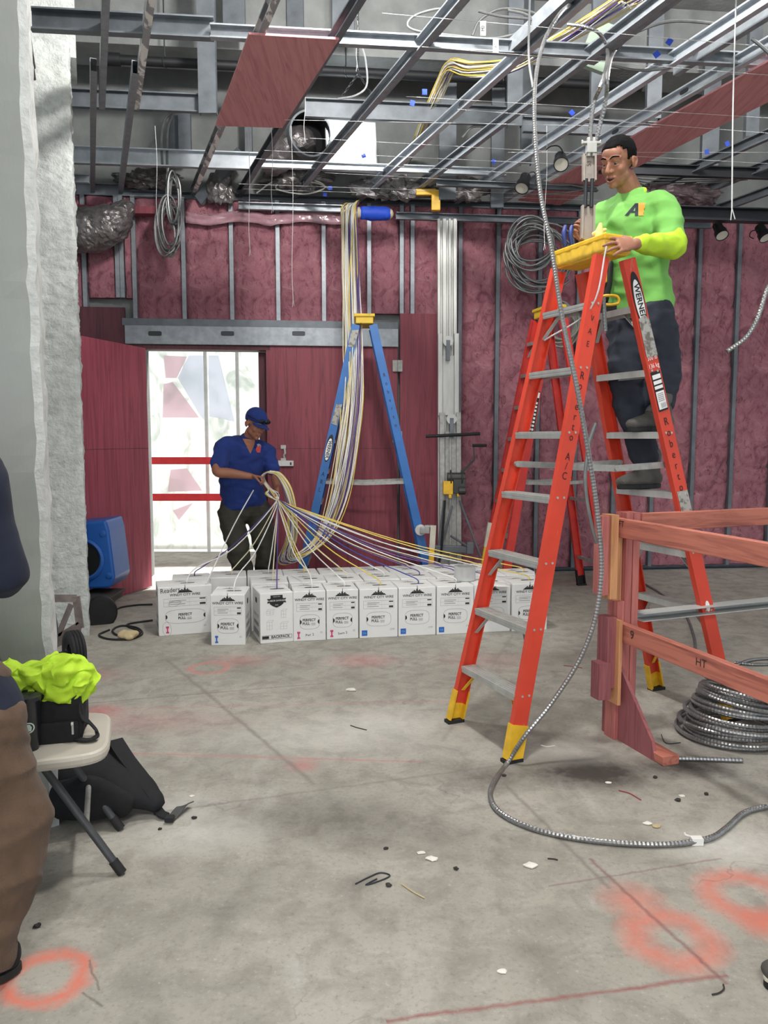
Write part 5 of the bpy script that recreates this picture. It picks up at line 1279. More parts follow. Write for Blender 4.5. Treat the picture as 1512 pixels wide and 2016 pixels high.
mb = coil(PY(346, 395, 7.9), 0, .06, .26, 8, spread=.05, turns=5); mb.tube([PY(332, 330, 7.9), PY(328, 350, 7.9), PY(332, 380, 7.9)], .011, 7); tag(mb.build('cable_coil', MC_D, smooth=True), 'second narrow hank of cable hanging just behind the long coil', 'cable coil')
tag(coil(PY(1063, 512, y_), 0, .33, .33, 11, spread=.14, turns=12).build('cable_coil', MC_D, smooth=True), 'large dark cable coil on the wall behind the ladder cap', 'cable coil')
tag(coil(PY(1052, 482, y_-.05), 0, .24, .25, 14, spread=.14, turns=6).build('cable_coil', MC_D, smooth=True), 'smaller dark loop of cable on the wall overlapping above the large coil', 'cable coil')
tag(coil(PY(1104, 640, y_), 0, .17, .21, 17, spread=.08, turns=9).build('cable_coil', M('pale_cable_coil', (150, 150, 140), .5, .2), smooth=True), 'pale cable coil on the wall below, seen through the red ladder', 'cable coil')
# the long run from the ceiling down to the floor
pts = [PZ(1160, -30, 4.12), PZ(1128, 4, 4.1), PY(1100, 30, 4.4), PY(1070, 85, 4.3), PY(1054, 160, 4.2), PY(1053, 260, 4.05), PY(1064, 380, 3.9), PY(1086, 490, 3.75), PY(1106, 620, 3.6), PY(1135, 760, 3.5), PY(1160, 900, 3.48), PY(1177, 1020, 3.5), PY(1184, 1120, 3.5), PY(1172, 1215, 3.5), PY(1140, 1300, 3.5), PY(1085, 1385, 3.5), PY(1035, 1447, 3.48)] + [PZ(x, y, .012) for x, y in ((1000, 1500), (972, 1540), (966, 1570), (985, 1600), (1040, 1628), (1120, 1648), (1220, 1660), (1320, 1662), (1395, 1651), (1430, 1630), (1462, 1602), (1500, 1590), (1560, 1584), (1640, 1580))]
mb = MB(); mb.tube(pts, .0115, 9, 8, corr=.14, step=.0075); tag(mb.build('armoured_cable', MC), 'long armoured cable falling from the ceiling past the red ladder and curling over the floor', 'cable')
p = PZ(1376, 1655, .014); mb = MB(); mb.beam(p - V((.03, 0, 0)), p + V((.012, 0, 0)), .028, .026); mb.tube([p, PZ(1362, 1648, .02), PZ(1350, 1644, .03), PZ(1348, 1640, .03)], .004, 6, 4); tag(mb.build('cable_tag', M('white_paper', (228, 226, 222), .7)), 'white tag tied round the armoured cable on the floor', 'tag')
def fcable(px, r, mat, label, name='armoured_cable', z=None, corr=.14, step=.008):
    mb = MB(); mb.tube([PZ(x, y, r if z is None else z) for x, y in px], r, 8, 8, corr=corr, step=step); return tag(mb.build(name, mat, smooth=not corr), label, 'cable')
fcable([(1312, 1493), (1370, 1494), (1462, 1497)], .012, MC, 'short straight cut of armoured cable lying by the foot of the guard rail')
fcable([(1270, 1150), (1300, 1168), (1345, 1205), (1365, 1250), (1370, 1290)], .011, MC_D, 'grey cable curving across the floor behind the guard rail post')
fcable([(1446, 1310), (1480, 1299), (1530, 1296), (1600, 1296)], .011, MC, 'grey cable on the floor at the right edge, farther one')
fcable([(1446, 1304), (1480, 1308), (1530, 1308), (1600, 1310)], .011, MC, 'grey cable on the floor at the right edge, nearer one')
# thin cable hanging on the red ladder front, and the free end at right
mb = MB(); mb.tube([PY(1173, 833, 3.6), PY(1160, 870, 3.6), PY(1156, 900, 3.6), PY(1152, 940, 3.6), PY(1156, 990, 3.6), PY(1166, 1040, 3.6), PY(1175, 1070, 3.6)], .009, 8, 6); tag(mb.build('armoured_cable', MC_D, smooth=True), 'thin spare cable end tied beside the long armoured cable', 'cable')
mb = MB(); mb.tube([PZ(1560, 300, 4.0), PY(1540, 420, 4.2), PY(1522, 540, 4.2), PY(1508, 575, 4.2), PY(1492, 625, 4.2), PY(1468, 665, 4.2), PY(1431, 692, 4.2)], .012, 9, 8, corr=.14, step=.008); tag(mb.build('armoured_cable', MC), 'free end of armoured cable hanging into view at the right edge', 'cable')
mb = MB(); mb.tube([PY(1188, 585, 3.85), PY(1190, 620, 3.85), PY(1192, 652, 3.85)], .011, 8, 4, corr=.14, step=.008); tag(mb.build('armoured_cable', MC_D), 'short cut of armoured cable hanging inside the red ladder', 'cable')

# ================================================================== cable whip standing on the ladder cap
wy = 4.12; wh = thing('cable_whip', 'strut with connector and looped metal cables held upright on the ladder cap', 'cable whip', PY(1160, 470, wy))
STR_ = M('painted_strut', (158, 148, 140), .55, .2, .12, 12)
for (x, y0, y1, w, lean) in ((1160, 304, 356, .068, 0), (1157, 405, 470, .068, 1)):
    a_, c_ = PY(x-lean, y1, wy), PY(x+lean, y0, wy); mb = MB(); mb.channel(a_, c_, .03, w, up=X_, lip=.01, flip=True); mb.build('strut_channel', STR_, wh)
mb = MB(); mb.text('53', .03, PY(1160, 322, wy-.018), (0, 0, 1), (-1, 0, 0)); mb.build('marker_writing', INK, wh)
for x in (1154, 1166):
    mb = MB(); mb.cyl(PY(x-2, 408, wy), PY(x, 352, wy), .0095, 10); mb.build('threaded_rod', STEEL_DK, wh)
mb = MB(); c = PY(1164, 292, wy); mb.box(c, (.05, .035, .05)); mb.beam(c + V((-.045, 0, .025)), c + V((.045, 0, .025)), .03, .012); mb.cyl(c - V((.012, 0, .04)), c + V((-.012, 0, .05)), .012, 10); mb.cyl(c + V((.014, 0, -.04)), c + V((.014, 0, .05)), .012, 10); mb.cyl(c + V((-.045, 0, .02)), c + V((-.045, 0, .04)), .006, 8); mb.cyl(c + V((.045, 0, .02)), c + V((.045, 0, .04)), .006, 8); mb.build('cable_connector', ALU, wh, bevel=.004)
mb = MB(); mb.tube([PY(1162, 285, wy), PY(1163, 250, wy), PY(1170, 200, wy), PY(1190, 150, wy), PZ(1196, 100, 3.97), PZ(1180, 66, 3.99), PZ(1150, 52, 4.03), PZ(1118, 48, 4.1)], .0115, 9, 8, corr=.14, step=.008); mb.build('metal_cable', MC, wh)
mb = MB(); mb.tube([PY(1171, 285, wy), PY(1180, 250, wy), PY(1193, 195, wy), PY(1197, 140, wy+.05), PZ(1208, 105, 4.0), PZ(1230, 80, 4.06)], .0115, 9, 8, corr=.14, step=.008); mb.build('metal_cable', MC, wh)
# tools on the far side of the cap
dr = thing('cordless_drill', 'black and yellow cordless drill hanging from the ladder cap', 'drill', PY(1196, 560, 4.3))
mb = MB(); mb.limb([PY(1200, 520, 4.3), PY(1196, 560, 4.3), PY(1190, 590, 4.3)], [.022, .024, .022]); mb.box(PY(1192, 608, 4.3), (.10, .07, .05)); mb.build('grip', M('black_tool_plastic', (30, 30, 32), .5), dr, smooth=True)
mb = MB(); mb.tube([PY(1180, 585, 4.27), PY(1195, 582, 4.25), PY(1215, 584, 4.25), PY(1217, 597, 4.25), PY(1195, 600, 4.25), PY(1180, 594, 4.27)], .008, 8, 5, closed=False); mb.build('yellow_guard', YEL, dr, smooth=True)
mb = MB(); mb.box(PY(1189, 540, 4.28), (.03, .03, .09)); mb.build('yellow_bracket', YEL, dr, bevel=.005)

# ================================================================== left side things
# air mover behind the pier
am = thing('air_mover', 'blue plastic air mover fan standing behind the stucco pier', 'fan', PZ(205, 1205))
ay = 6.55; BLP = M('blue_tool_plastic', (36, 96, 178), .4, 0, .06, 4)
mb = MB(); poly = [PY(*q, ay) for q in ((120, 1032), (168, 1028), (208, 1024), (214, 1045), (226, 1140), (216, 1158), (176, 1160), (120, 1166))]
mb.prism([(p.x, p.z) for p in poly], (0, ay, 0), X_, Z_, .42); mb.build('housing', BLP, am, bevel=.02)
c = PY(162, 1102, ay-.002)
mb = MB(); mb.lathe(c, -Y_, [(.185, 0), (.185, .012), (.165, .02), (.15, .005), (.15, -.06)], 36); mb.build('inlet_ring', BLP, am, smooth=True)
mb = MB(); mb.lathe(c, -Y_, [(0, .004), (.152, .004)], 36); mb.build('inlet_mouth', M('duct_black_lining', (12, 14, 18), .9), am)
for px, py in ((203, 1050), (215, 1133)):
    q = PY(px, py, ay-.002); mb = MB(); mb.lathe(q, -Y_, [(.026, 0), (.026, .008), (.016, .012), (0, .012)], 18); mb.build('corner_boss', BLP, am, smooth=True)
mb = MB(); mb.limb([PY(212, 1025, ay+.2), PY(220, 1028, ay+.2), PY(218, 1050, ay+.2)], [.02, .012, .008], seg=8); mb.build('film_cover', M('pale_blue_film', (170, 200, 235), .3), am, smooth=True)
# cart below it, with black wheel
ct = thing('tool_cart', 'low black dolly under the blue fan with a solid black wheel', 'cart', PZ(200, 1232))
mb = MB(); mb.box(PY(198, 1178, 6.6), (.24, .4, .05)); mb.box(PY(198, 1170, 6.6), (.28, .44, .02)); mb.build('deck', M('dolly_steel', (70, 66, 62), .6, .3), ct, bevel=.004)
c = PY(198, 1205, 6.28); mb = MB(); mb.lathe(c, V((.42, -1, 0)), [(0, -.06), (.115, -.06), (.13, -.04), (.13, .03), (.115, .05), (0, .055)], 30); mb.build('wheel', RUBBER, ct, smooth=True)
for px in (168, 222):
    a_ = PY(px, 1180, 6.7); mb = MB(); mb.beam((a_.x, a_.y, 0), a_, .03, .03, up=Y_); mb.build('leg', STEEL_DK, ct)
# hand truck
ht = thing('hand_truck', 'hand truck with one ribbed black tyre showing beside the painted wall end', 'hand truck', PZ(150, 1314))
wc = PY(146, 1274, 4.95); wax = V((-.80, -.60, 0)).normalized(); wc.z = .135
mb = MB(); mb.lathe(wc, wax, [(.05, -.03), (.085, -.035), (.10, -.045), (.122, -.045), (.134, -.036), (.136, -.024), (.132, -.02), (.137, -.014), (.137, -.004), (.133, 0), (.137, .004), (.137, .014), (.132, .02), (.136, .024), (.134, .036), (.122, .045), (.10, .045), (.085, .035), (.05, .03)], 40); mb.build('tyre', RUBBER, ht, smooth=True)
mb = MB(); mb.lathe(wc, wax, [(0, -.022), (.086, -.022), (.086, .022), (0, .022)], 24); mb.cyl(wc - wax*.03, wc + wax*.12, .012, 10); mb.cyl(wc - wax*.05, wc + wax*.05, .03, 14); mb.build('hub', M('dark_hub', (40, 40, 42), .5, .3), ht, smooth=True)
mb = MB(); hy = 5.15
for q0, q1, w in (((98, 1178), (150, 1178), .05), ((150, 1174), (158, 1236), .05), ((158, 1230), (112, 1258), .05), ((112, 1258), (140, 1190), .035)):
    mb.beam(PY(*q0, hy), PY(*q1, hy), .012, w, up=V((0, .2, 1)) if abs(q0[1]-q1[1]) < 10 else X_)
mb.prism([(p.x, p.z) for p in [PY(*q, hy) for q in ((112, 1256), (160, 1225), (160, 1245), (125, 1268), (112, 1275))]], (0, hy, 0), X_, Z_, -.01); mb.build('fender_plate', M('rusty_grey_plate', (140, 128, 124), .6, .3, .3, 12), ht)
mb = MB(); a_ = PY(100, 1180, hy); mb.tube([PY(112, 1260, hy), PY(100, 1180, hy), PY(40, 900, hy+.15)], .016, 10, 5); mb.tube([PY(88, 1260, hy), PY(76, 1180, hy), PY(20, 900, hy+.15)], .016, 10, 5); mb.beam(PY(20, 905, hy+.15), PY(40, 905, hy+.15), .03, .03); mb.build('frame_tube', GALV_D, ht, smooth=True)
# cords by the pier
fcable([(222, 1205), (238, 1196), (270, 1191), (300, 1190)], .008, RUBBER, 'black cord running from the dolly towards the left end box', 'power_cord', corr=0, step=None)
fcable([(215, 1240), (195, 1250), (215, 1258), (255, 1258), (280, 1248), (270, 1236), (240, 1232), (222, 1240), (230, 1250), (260, 1252), (276, 1244), (250, 1230), (300, 1221)], .008, RUBBER, 'black cord lying in loops on the floor beside the pier', 'power_cord', corr=0, step=None)
crumple('paper_scrap', PZ(255, 1250, .03), (.07, .05, .03), M('tan_paper', (186, 168, 130), .8), 'crumpled tan paper lying on the looped black cord', 'scrap', 9, 12)
# folding chair
fc = thing('folding_chair', 'beige plastic folding chair with dark tube legs at left', 'chair', PZ(150, 1690))
SZ = .455; ca = PZ(222, 1462, SZ); cb = PZ(95, 1500, SZ)
sxd = V((.955, .295, 0)).normalized(); syd = V((-sxd.y, sxd.x, 0)); sc_ = PZ(218, 1440, SZ) - sxd*.235 + syd*.02
mb = MB(); prof = disc(0, 0, .235, .225, 36, 5); mb.prism(prof, sc_, sxd, syd, .042); seat = mb.build('seat', BEIGE, fc, bevel=.014)
LEG = M('grey_leg_tube', (74, 76, 78), .45, .3, .15, 20); 
for v_, px0, px1 in ((-.20, (90, 1517), (238, 1715)), (.17, (140, 1500), (236, 1628))):
    e = PZ(px1[0], px1[1] , .012); r_ = PY(px0[0], px0[1], e.y + .02); t_ = (r_ - e).normalized(); top = e + t_*((.44 - e.z)/t_.z)
    mb = MB(); mb.tube([top, e], .0135, 12, 1); mb.build('leg', LEG, fc, smooth=True); mb = MB(); mb.tube([e + t_*.045, e - t_*.008], .0165, 12, 1); mb.build('foot_cap', RUBBER, fc, smooth=True)
    # crossing rear leg on the same side
    e2 = e - sxd*.50; mb = MB(); mb.tube([e2, top + sxd*.06 - V((0, 0, .0)), ], .0125, 10, 1); mb.build('leg', LEG, fc, smooth=True)
    mb = MB(); mb.tube([top - sxd*.18, top - sxd*.28 + V((0, 0, .44))], .0125, 10, 1); mb.build('back_post', LEG, fc, smooth=True)
    if v_ < 0: near_e, near_t = e, t_
    else: far_e, far_t = e, t_
mb = MB(); mb.tube([far_e + far_t*.20, near_e + near_t*.20], .010, 10, 1); mb.build('stretcher', ALU_W, fc, smooth=True)
mb = MB(); q = (near_e + near_t*.5 + far_e + far_t*.5)/2 - sxd*.31; q.z = .78; mb.prism(disc(0, 0, .20, .09, 24, 5), q + V((0, 0, .0)), syd, Z_, .02); mb.build('backrest', BEIGE, fc, bevel=.008)
# lunch bag on the chair
lb_ = thing('lunch_bag', 'black fabric lunch bag sitting on the folding chair', 'bag', sc_)
bc = PZ(98, 1466, SZ); bx = V((.97, .24, 0)).normalized(); by = V((-bx.y, bx.x, 0)); bm_ = Matrix((bx, by, Z_)).transposed()
bc = bc + by*.10
mb = MB(); mb.box(bc + V((0, 0, .098)), (.21, .17, .19), bm_); s_ = solid(mb, .008, 6, .006, 10); s_.build('body', BLACKF, lb_, smooth=True)
mb = MB(); mb.box(bc + V((0, 0, .03)) - by*.09 + bx*.01, (.17, .014, .09), bm_); s_ = solid(mb, .006, 4, .003, 14); s_.build('front_pocket', BLACKF, lb_, smooth=True)
mb = MB(); q = PZ(126, 1440, SZ+.03); q = bc + bx*.075 - by*.1 + Z_*.06; mb.cyl(q, q - Z_*.03, .004, 8); mb.cyl(q + Z_*.006 - bx*.004, q + Z_*.006 + bx*.004, .007, 10); mb.build('zip_pull', ALU, lb_)
def strap(pts, w, th, mat, name, parent, label=None, side=None):
    P = catmull(pts, 8); mb = MB(); xs = []; ys = []
    for i in range(len(P)):
        t_ = (P[min(i+1, len(P)-1)] - P[max(i-1, 0)]).normalized(); x = V(side); x = (x - t_*x.dot(t_)).normalized(); xs.append(x); ys.append(t_.cross(x))
    mb.sweep(P, xs, ys, [(-w/2, -th/2), (w/2, -th/2), (w/2, th/2), (-w/2, th/2)])
    if parent: return mb.build(name, mat, parent, label=label)
    return mb.build(name, mat)
e0 = bc + bx*.10 + Z_*.17
strap([e0, PZ(158, 1405, SZ+.10), PZ(176, 1422, SZ+.05), PZ(190, 1440, SZ+.018), PZ(184, 1454, SZ+.012), PZ(160, 1456, SZ+.01), PZ(145, 1447, SZ+.012), bc + bx*.108 + Z_*.03], .026, .004, BLACKF, 'shoulder_strap', lb_, side=by)
# dark cup with a pale round mark
cu = thing('travel_cup', 'dark cup with a pale round emblem standing in front of the lunch bag', 'cup', PZ(74, 1480, SZ))
q = bc - bx*.06 - by*.125; mb = MB(); mb.lathe(q, Z_, [(0, 0), (.03, 0), (.042, .17), (.044, .172), (.044, .185), (.03, .19), (0, .19)], 28); mb.build('cup_body', M('black_translucent_cup', (34, 36, 42), .25), cu, smooth=True)
mb = MB(); cyl_n = 10; c0_ = q + Z_*.085
for i in range(11):
    for k in range(11):
        pass
em = MB(); nrm = (CAMP - c0_); nrm.z = 0; nrm.normalize(); ex = V((-nrm.y, nrm.x, 0))
for poly in ([(math.cos(t)*.020*k, math.sin(t)*.020*k) for k, t in [(1, i*.32) for i in range(20)]],): 
    oval_ring(em, .019, .019, .004, c0_, ex, Z_, 2, 24)
em.flat([(-.008, -.012), (.008, -.012), (.01, .002), (.004, .012), (-.004, .012), (-.01, .002)], c0_, ex, Z_)
for i, p in enumerate(em.v):
    h_ = (p - q).z; u = (p - c0_).dot(ex); R_c = .03 + .012*h_/.17 + .0012
    em.v[i] = V((q.x, q.y, p.z)) + ex*u + nrm*math.sqrt(max(1e-6, R_c*R_c - u*u))
em.build('cup_emblem', M('pale_green_print', (190, 206, 196), .5), cu)
# hi vis vest heaped on the bag
mb = MB(); tb = bc + V((0, 0, .195))
for dx, dy, dz, r_ in ((-.13, -.02, .03, (.07, .08, .05)), (-.05, .0, .035, (.08, .09, .05)), (.04, -.02, .035, (.075, .09, .055)), (.09, -.03, .0, (.045, .07, .07)), (.03, -.075, -.01, (.08, .025, .055)), (-.11, -.07, -.01, (.06, .025, .06)), (0, .02, .055, (.06, .06, .03)), (.075, .0, .05, (.04, .04, .03))):
    mb.ell(tb + bx*dx + by*dy + Z_*dz, r_, bm_)
vest = solid(mb, .0045, 2, .030, 13, (1, 1, 1.5), 4.0)
for i, p in enumerate(vest.v):
    q_ = p*26 + V((noise.noise(p*11), noise.noise(p*11+V((4, 0, 0))), 0))*2.5; vest.v[i] = p + V((noise.noise(q_), noise.noise(q_+V((5, 0, 0))), 1.2*(abs(noise.noise(q_*.7))-.25)))*.016
tag(vest.build('safety_vest', HIVIS, smooth=True), 'crumpled hi-vis yellow garment heaped on top of the black lunch bag', 'vest')
# backpack behind the chair
bp = thing('backpack', 'black backpack leaning on the floor behind the folding chair', 'backpack', PZ(200, 1600))
b0 = PZ(205, 1600); 
mb = MB(); mb.limb([b0 + V((-.24, .10, .13)), b0 + V((-.10, .06, .15)), b0 + V((.08, .02, .10)), b0 + V((.21, -.01, .05))], [(.15, .11), (.16, .11), (.13, .08), (.05, .04)], side=(0, 1, 0), seg=22)
mb.ell(b0 + V((-.12, .10, .22)), (.12, .12, .09)); mb.ell(b0 + V((-.2, .06, .12)), (.13, .14, .12))
s_ = solid(mb, .010, 5, .012, 8)
s_.v = [V((p.x, p.y, max(p.z, .004))) for p in s_.v]; s_.build('body', BLACKF, bp, smooth=True)
mb = MB(); mb.limb([b0 + V((-.13, -.10, .10)), b0 + V((.0, -.11, .11)), b0 + V((.12, -.08, .07))], [(.05, .08), (.05, .09), (.03, .05)], side=(0, 1, 0), seg=16); s_ = solid(mb, .008, 4, .008, 11); s_.v = [V((p.x, p.y, max(p.z, .004))) for p in s_.v]; s_.build('pocket', BLACKF, bp, smooth=True)
strap([PY(226, 1458, b0.y+.12), PY(250, 1495, b0.y+.05), PY(285, 1540, b0.y), PY(308, 1575, b0.y-.02), PZ(314, 1592, .02)], .065, .014, BLACKF, 'shoulder_strap', bp, side=(.3, 1, .2))
strap([PZ(308, 1590, .03), PZ(318, 1602, .02), PZ(330, 1607, .012)], .035, .006, BLACKF, 'strap_end', bp, side=(0, 1, .3))
a_ = PZ(334, 1614, .012); c_ = PZ(376, 1580, .02); strap([a_, a_.lerp(c_, .5) + Z_*.012, c_], .03, .004, M('grey_webbing', (70, 70, 70), .8), 'loose_webbing', bp, side=(.6, .8, 0))
mb = MB(); mb.box(a_ + Z_*.006, (.035, .03, .02)); mb.build('buckle', RUBBER, bp, bevel=.004)

# ================================================================== litter on the floor
LIT_W = M('white_plaster_crumb', (222, 216, 206), .8); LIT_D = M('dark_debris', (50, 46, 44), .8); LIT_T = M('tan_paper', (186, 168, 130), .8)
rl = random.Random(12)
for i, (px, py, s, m_, lb) in enumerate(((1044, 1706, .022, LIT_W, 'near the middle of the floor'), (849, 1693, .02, LIT_W, 'left of the dark crumbs'), (829, 1680, .014, LIT_W, 'by the floor centre line'), (1275, 1622, .017, LIT_W, 'beside the tan chip'), (1293, 1628, .018, LIT_T, 'inside the cable curve'), (1198, 1542, .014, LIT_W, 'on the oil stain'), (988, 1914, .014, LIT_W, 'at bottom centre'), (692, 1360, .03, LIT_W, 'in front of the boxes'), (1342, 1568, .012, LIT_W, 'right of the oil stain'), (378, 1568, .012, LIT_W, 'right of the strap buckle'))):
    p = PZ(px, py); mb = MB(); mb.ell(p + V((0, 0, s*.22)), (s*1.1, s*.7, s*.3), None, 8, 5); mb.v = [q + V((noise.noise(q*60), noise.noise(q*60+V((3, 0, 0))), 0))*s*.5 for q in mb.v]; mb.v = [V((q.x, q.y, max(q.z, .0005))) for q in mb.v]
    tag(mb.build('plaster_chip', m_), ('tan' if m_ is LIT_T else 'white') + ' chip lying on the floor ' + lb, 'debris')
for i, (px, py, s, lb) in enumerate(((898, 1712, .012, 'in the middle of the floor'), (1335, 1577, .014, 'upper one inside the cable curve'), (1390, 1565, .013, 'right one inside the cable curve'), (993, 1528, .01, 'inside the cable bend near the yellow foot'), (1290, 1532, .012, 'on the right oil stain'), (74, 1825, .014, 'left of the frame centre, by the trousers'), (382, 1612, .012, 'right of the strap buckle'), (766, 1745, .012, 'right of the scribbled stain'), (760, 1672, .01, 'above the scribbled stain'), (315, 1634, .01, 'below the strap'))):
    p = PZ(px, py); mb = MB(); mb.ell(p + V((0, 0, s*.4)), (s*.9, s*.7, s*.5), None, 8, 5); mb.v = [q + V((noise.noise(q*90), noise.noise(q*90+V((3, 0, 0))), 0))*s*.6 for q in mb.v]; mb.v = [V((q.x, q.y, max(q.z, .0005))) for q in mb.v]
    tag(mb.build('dark_crumb', LIT_D), 'dark crumb on the floor, ' + lb, 'debris')
for pts_, m_, lb in (([(1078, 1690), (1090, 1691), (1098, 1693)], LIT_D, 'short black wire cut on the floor left of the spray marks'), ([(1218, 1556), (1240, 1562), (1262, 1575)], M('red_wire', (150, 60, 64), .6), 'dark red wire cut inside the cable curve'), ([(690, 1428), (705, 1433), (722, 1437)], LIT_D, 'dark wire cut on the floor in front of the boxes'), ([(1065, 1467), (1078, 1470), (1092, 1468)], LIT_W, 'pale zip tie end by the yellow ladder foot'), ([(1302, 1446), (1308, 1460), (1318, 1464), (1340, 1462)], STEEL_DK, 'thin bent wire left of the floor coil'), ([(700, 1740), (730, 1725), (750, 1718), (768, 1724), (745, 1735), (720, 1742), (742, 1730)], STEEL_DK, 'scribble of thin wire on the floor'), ([(790, 1740), (812, 1755), (836, 1768)], LIT_T, 'tan straw of wire right of the scribble'), ([(1402, 1958), (1415, 1955), (1425, 1947), (1424, 1938)], LIT_D, 'curled hair of wire at lower right'), ([(1110, 1310), (1128, 1312), (1146, 1315)], M('red_wire', (150, 60, 64), .6), 'red wire cut on the floor behind the red ladder')):
    mb = MB(); mb.tube([PZ(x, y, .003) for x, y in pts_], .0024, 6, 4); tag(mb.build('wire_scrap', m_), lb, 'wire scrap')
# ================================================================== people
def head_frame(f, up=(0, 0, 1)):
    y = V(f).normalized(); z = V(up); z = (z - y*z.dot(y)).normalized(); x = y.cross(z); return Matrix((x, y, z)).transposed()
def add_head(mb, H, R, open_mouth=False):
    P = lambda x, y, z: H + R @ V((x, y, z))
    E = lambda c, r, seg=24, rings=16: mb.ell(P(*c), r, R, seg, rings)
    E((0, -.014, .040), (.077, .098, .088)); E((0, .030, -.012), (.062, .060, .088)); E((0, .030, -.062), (.054, .052, .050)); E((0, .066, -.094), (.024, .022, .021))
    E((0, .052, .052), (.056, .038, .040))
    mb.limb([P(0, .082, .022), P(0, .098, -.006), P(0, .108, -.026)], [(.008, .010), (.010, .012), (.0135, .012)], side=R @ V((1, 0, 0)))
    for s in (-1, 1):
        E((s*.0135, .094, -.029), (.0095, .012, .008)); E((s*.042, .053, -.022), (.022, .024, .026)); E((s*.044, .016, -.056), (.019, .036, .032))
        mb.limb([P(s*.006, .084, .030), P(s*.028, .084, .036), P(s*.052, .062, .031)], [.009, .0095, .008])
        ear = R @ Matrix.Rotation(-s*.35, 3, 'Z'); c = P(s*.080, -.012, -.004)
        mb.ell(c, (.008, .020, .031), ear, 14, 10); mb.limb([c + R @ V((s*.004, -.008, .022)), c + R @ V((s*.009, -.020, .010)), c + R @ V((s*.008, -.018, -.010)), c + R @ V((s*.002, -.004, -.026))], [.006, .006, .006, .007])
        mb.limb([P(s*.016, .080, .0195), P(s*.032, .0825, .0205), P(s*.047, .069, .016)], [.006, .0062, .005])
        mb.limb([P(s*.018, .080, .001), P(s*.032, .081, -.002), P(s*.046, .068, .001)], [.005, .0055, .005])
    o = .006 if open_mouth else 0
    mb.limb([P(-.024, .078, -.058), P(-.008, .093, -.053), P(.008, .093, -.053), P(.024, .078, -.058)], [.005, .0075, .0075, .005])
    mb.limb([P(-.022, .076, -.062-o), P(0, .091, -.068-o*1.4), P(.022, .076, -.062-o)], [.005, .0085, .005])
def face_parts(root, H, R, hair, open_mouth=False):
    P = lambda x, y, z: H + R @ V((x, y, z))
    for s in (-1, 1):
        c = P(s*.0315, .0710, .0085); mb = MB(); mb.ell(c, (.0128, .0128, .0128), R, 16, 10); e = mb.build('eye', EYEW, root, smooth=True)
        mb = MB(); mb.ell(c + R @ V((s*-.001, .0088, -.003)), (.0085, .0048, .0080), R, 12, 8); mb.build('iris', EYEB, e, smooth=True)
        mb = MB(); mb.limb([P(s*.012, .0915, .034), P(s*.030, .0925, .042), P(s*.052, .073, .037)], [(.0035, .003), (.005, .004), (.0025, .0025)]); mb.build('eyebrow', hair, root, smooth=True)
    mb = MB(); o = .006 if open_mouth else 0
    mb.limb([P(-.018, .0895, -.0555), P(0, .0985, -.0535), P(.018, .0895, -.0555)], [.003, .0042, .003]); mb.limb([P(-.017, .088, -.0655-o), P(0, .0975, -.069-o*1.4), P(.017, .088, -.0655-o)], [.003, .005, .003]); mb.build('lips', LIP, root, smooth=True)
    mb = MB(); mb.limb([P(-.019, .086, -.060-o*.4), P(0, .0955, -.061-o*.7), P(.019, .086, -.060-o*.4)], [(.002, .003), (.0045+o*.5, .004), (.002, .003)], side=R @ V((0, 0, 1))); mb.build('mouth', DARK, root, smooth=True)
def add_hand(mb, W, d, n, thumb, curl=(.35, .5, .35), k=1.0, spread=.10, tcurl=.4):
    d = V(d).normalized(); n = V(n); n = (n - d*n.dot(d)).normalized(); l = d.cross(n); l = l if l.dot(V(thumb)) > 0 else -l
    mb.limb([W - d*.03, W, W + d*.045*k, W + d*.088*k], [(.027, .022), (.028, .020), (.038, .016), (.040, .012)], side=l, seg=16)
    for off, L, a0 in ((.034, .074, 1), (.0115, .084, .35), (-.0115, .078, -.35), (-.034, .061, -1)):
        p = W + d*(.082*k - abs(off)*.12) + l*off*k; ang = 0; pts = [p - d*.015, p]; dd = (d + l*a0*spread).normalized()
        for seg_, c in zip((.45, .31, .24), curl):
            ang += c; p = p + (dd*math.cos(ang) + n*math.sin(ang))*(L*seg_*k); pts.append(p)
        mb.limb(pts, [.0088, .0090, .0084, .0078, .0066], seg=10, sub=4)
    b = W + d*.022*k + l*.024*k; q = b + (l*.72 + d*.62 + n*.28).normalized()*.042*k; r_ = q + (l*(.5-tcurl*.6) + d*.85 + n*(.2+tcurl)).normalized()*.032*k; s_ = r_ + (l*(.3-tcurl*.8) + d*.85 + n*(.2+tcurl*1.3)).normalized()*.026*k
    mb.limb([b - l*.014, b, q, r_, s_], [.015, .0155, .0125, .0108, .0085], seg=10, sub=4)
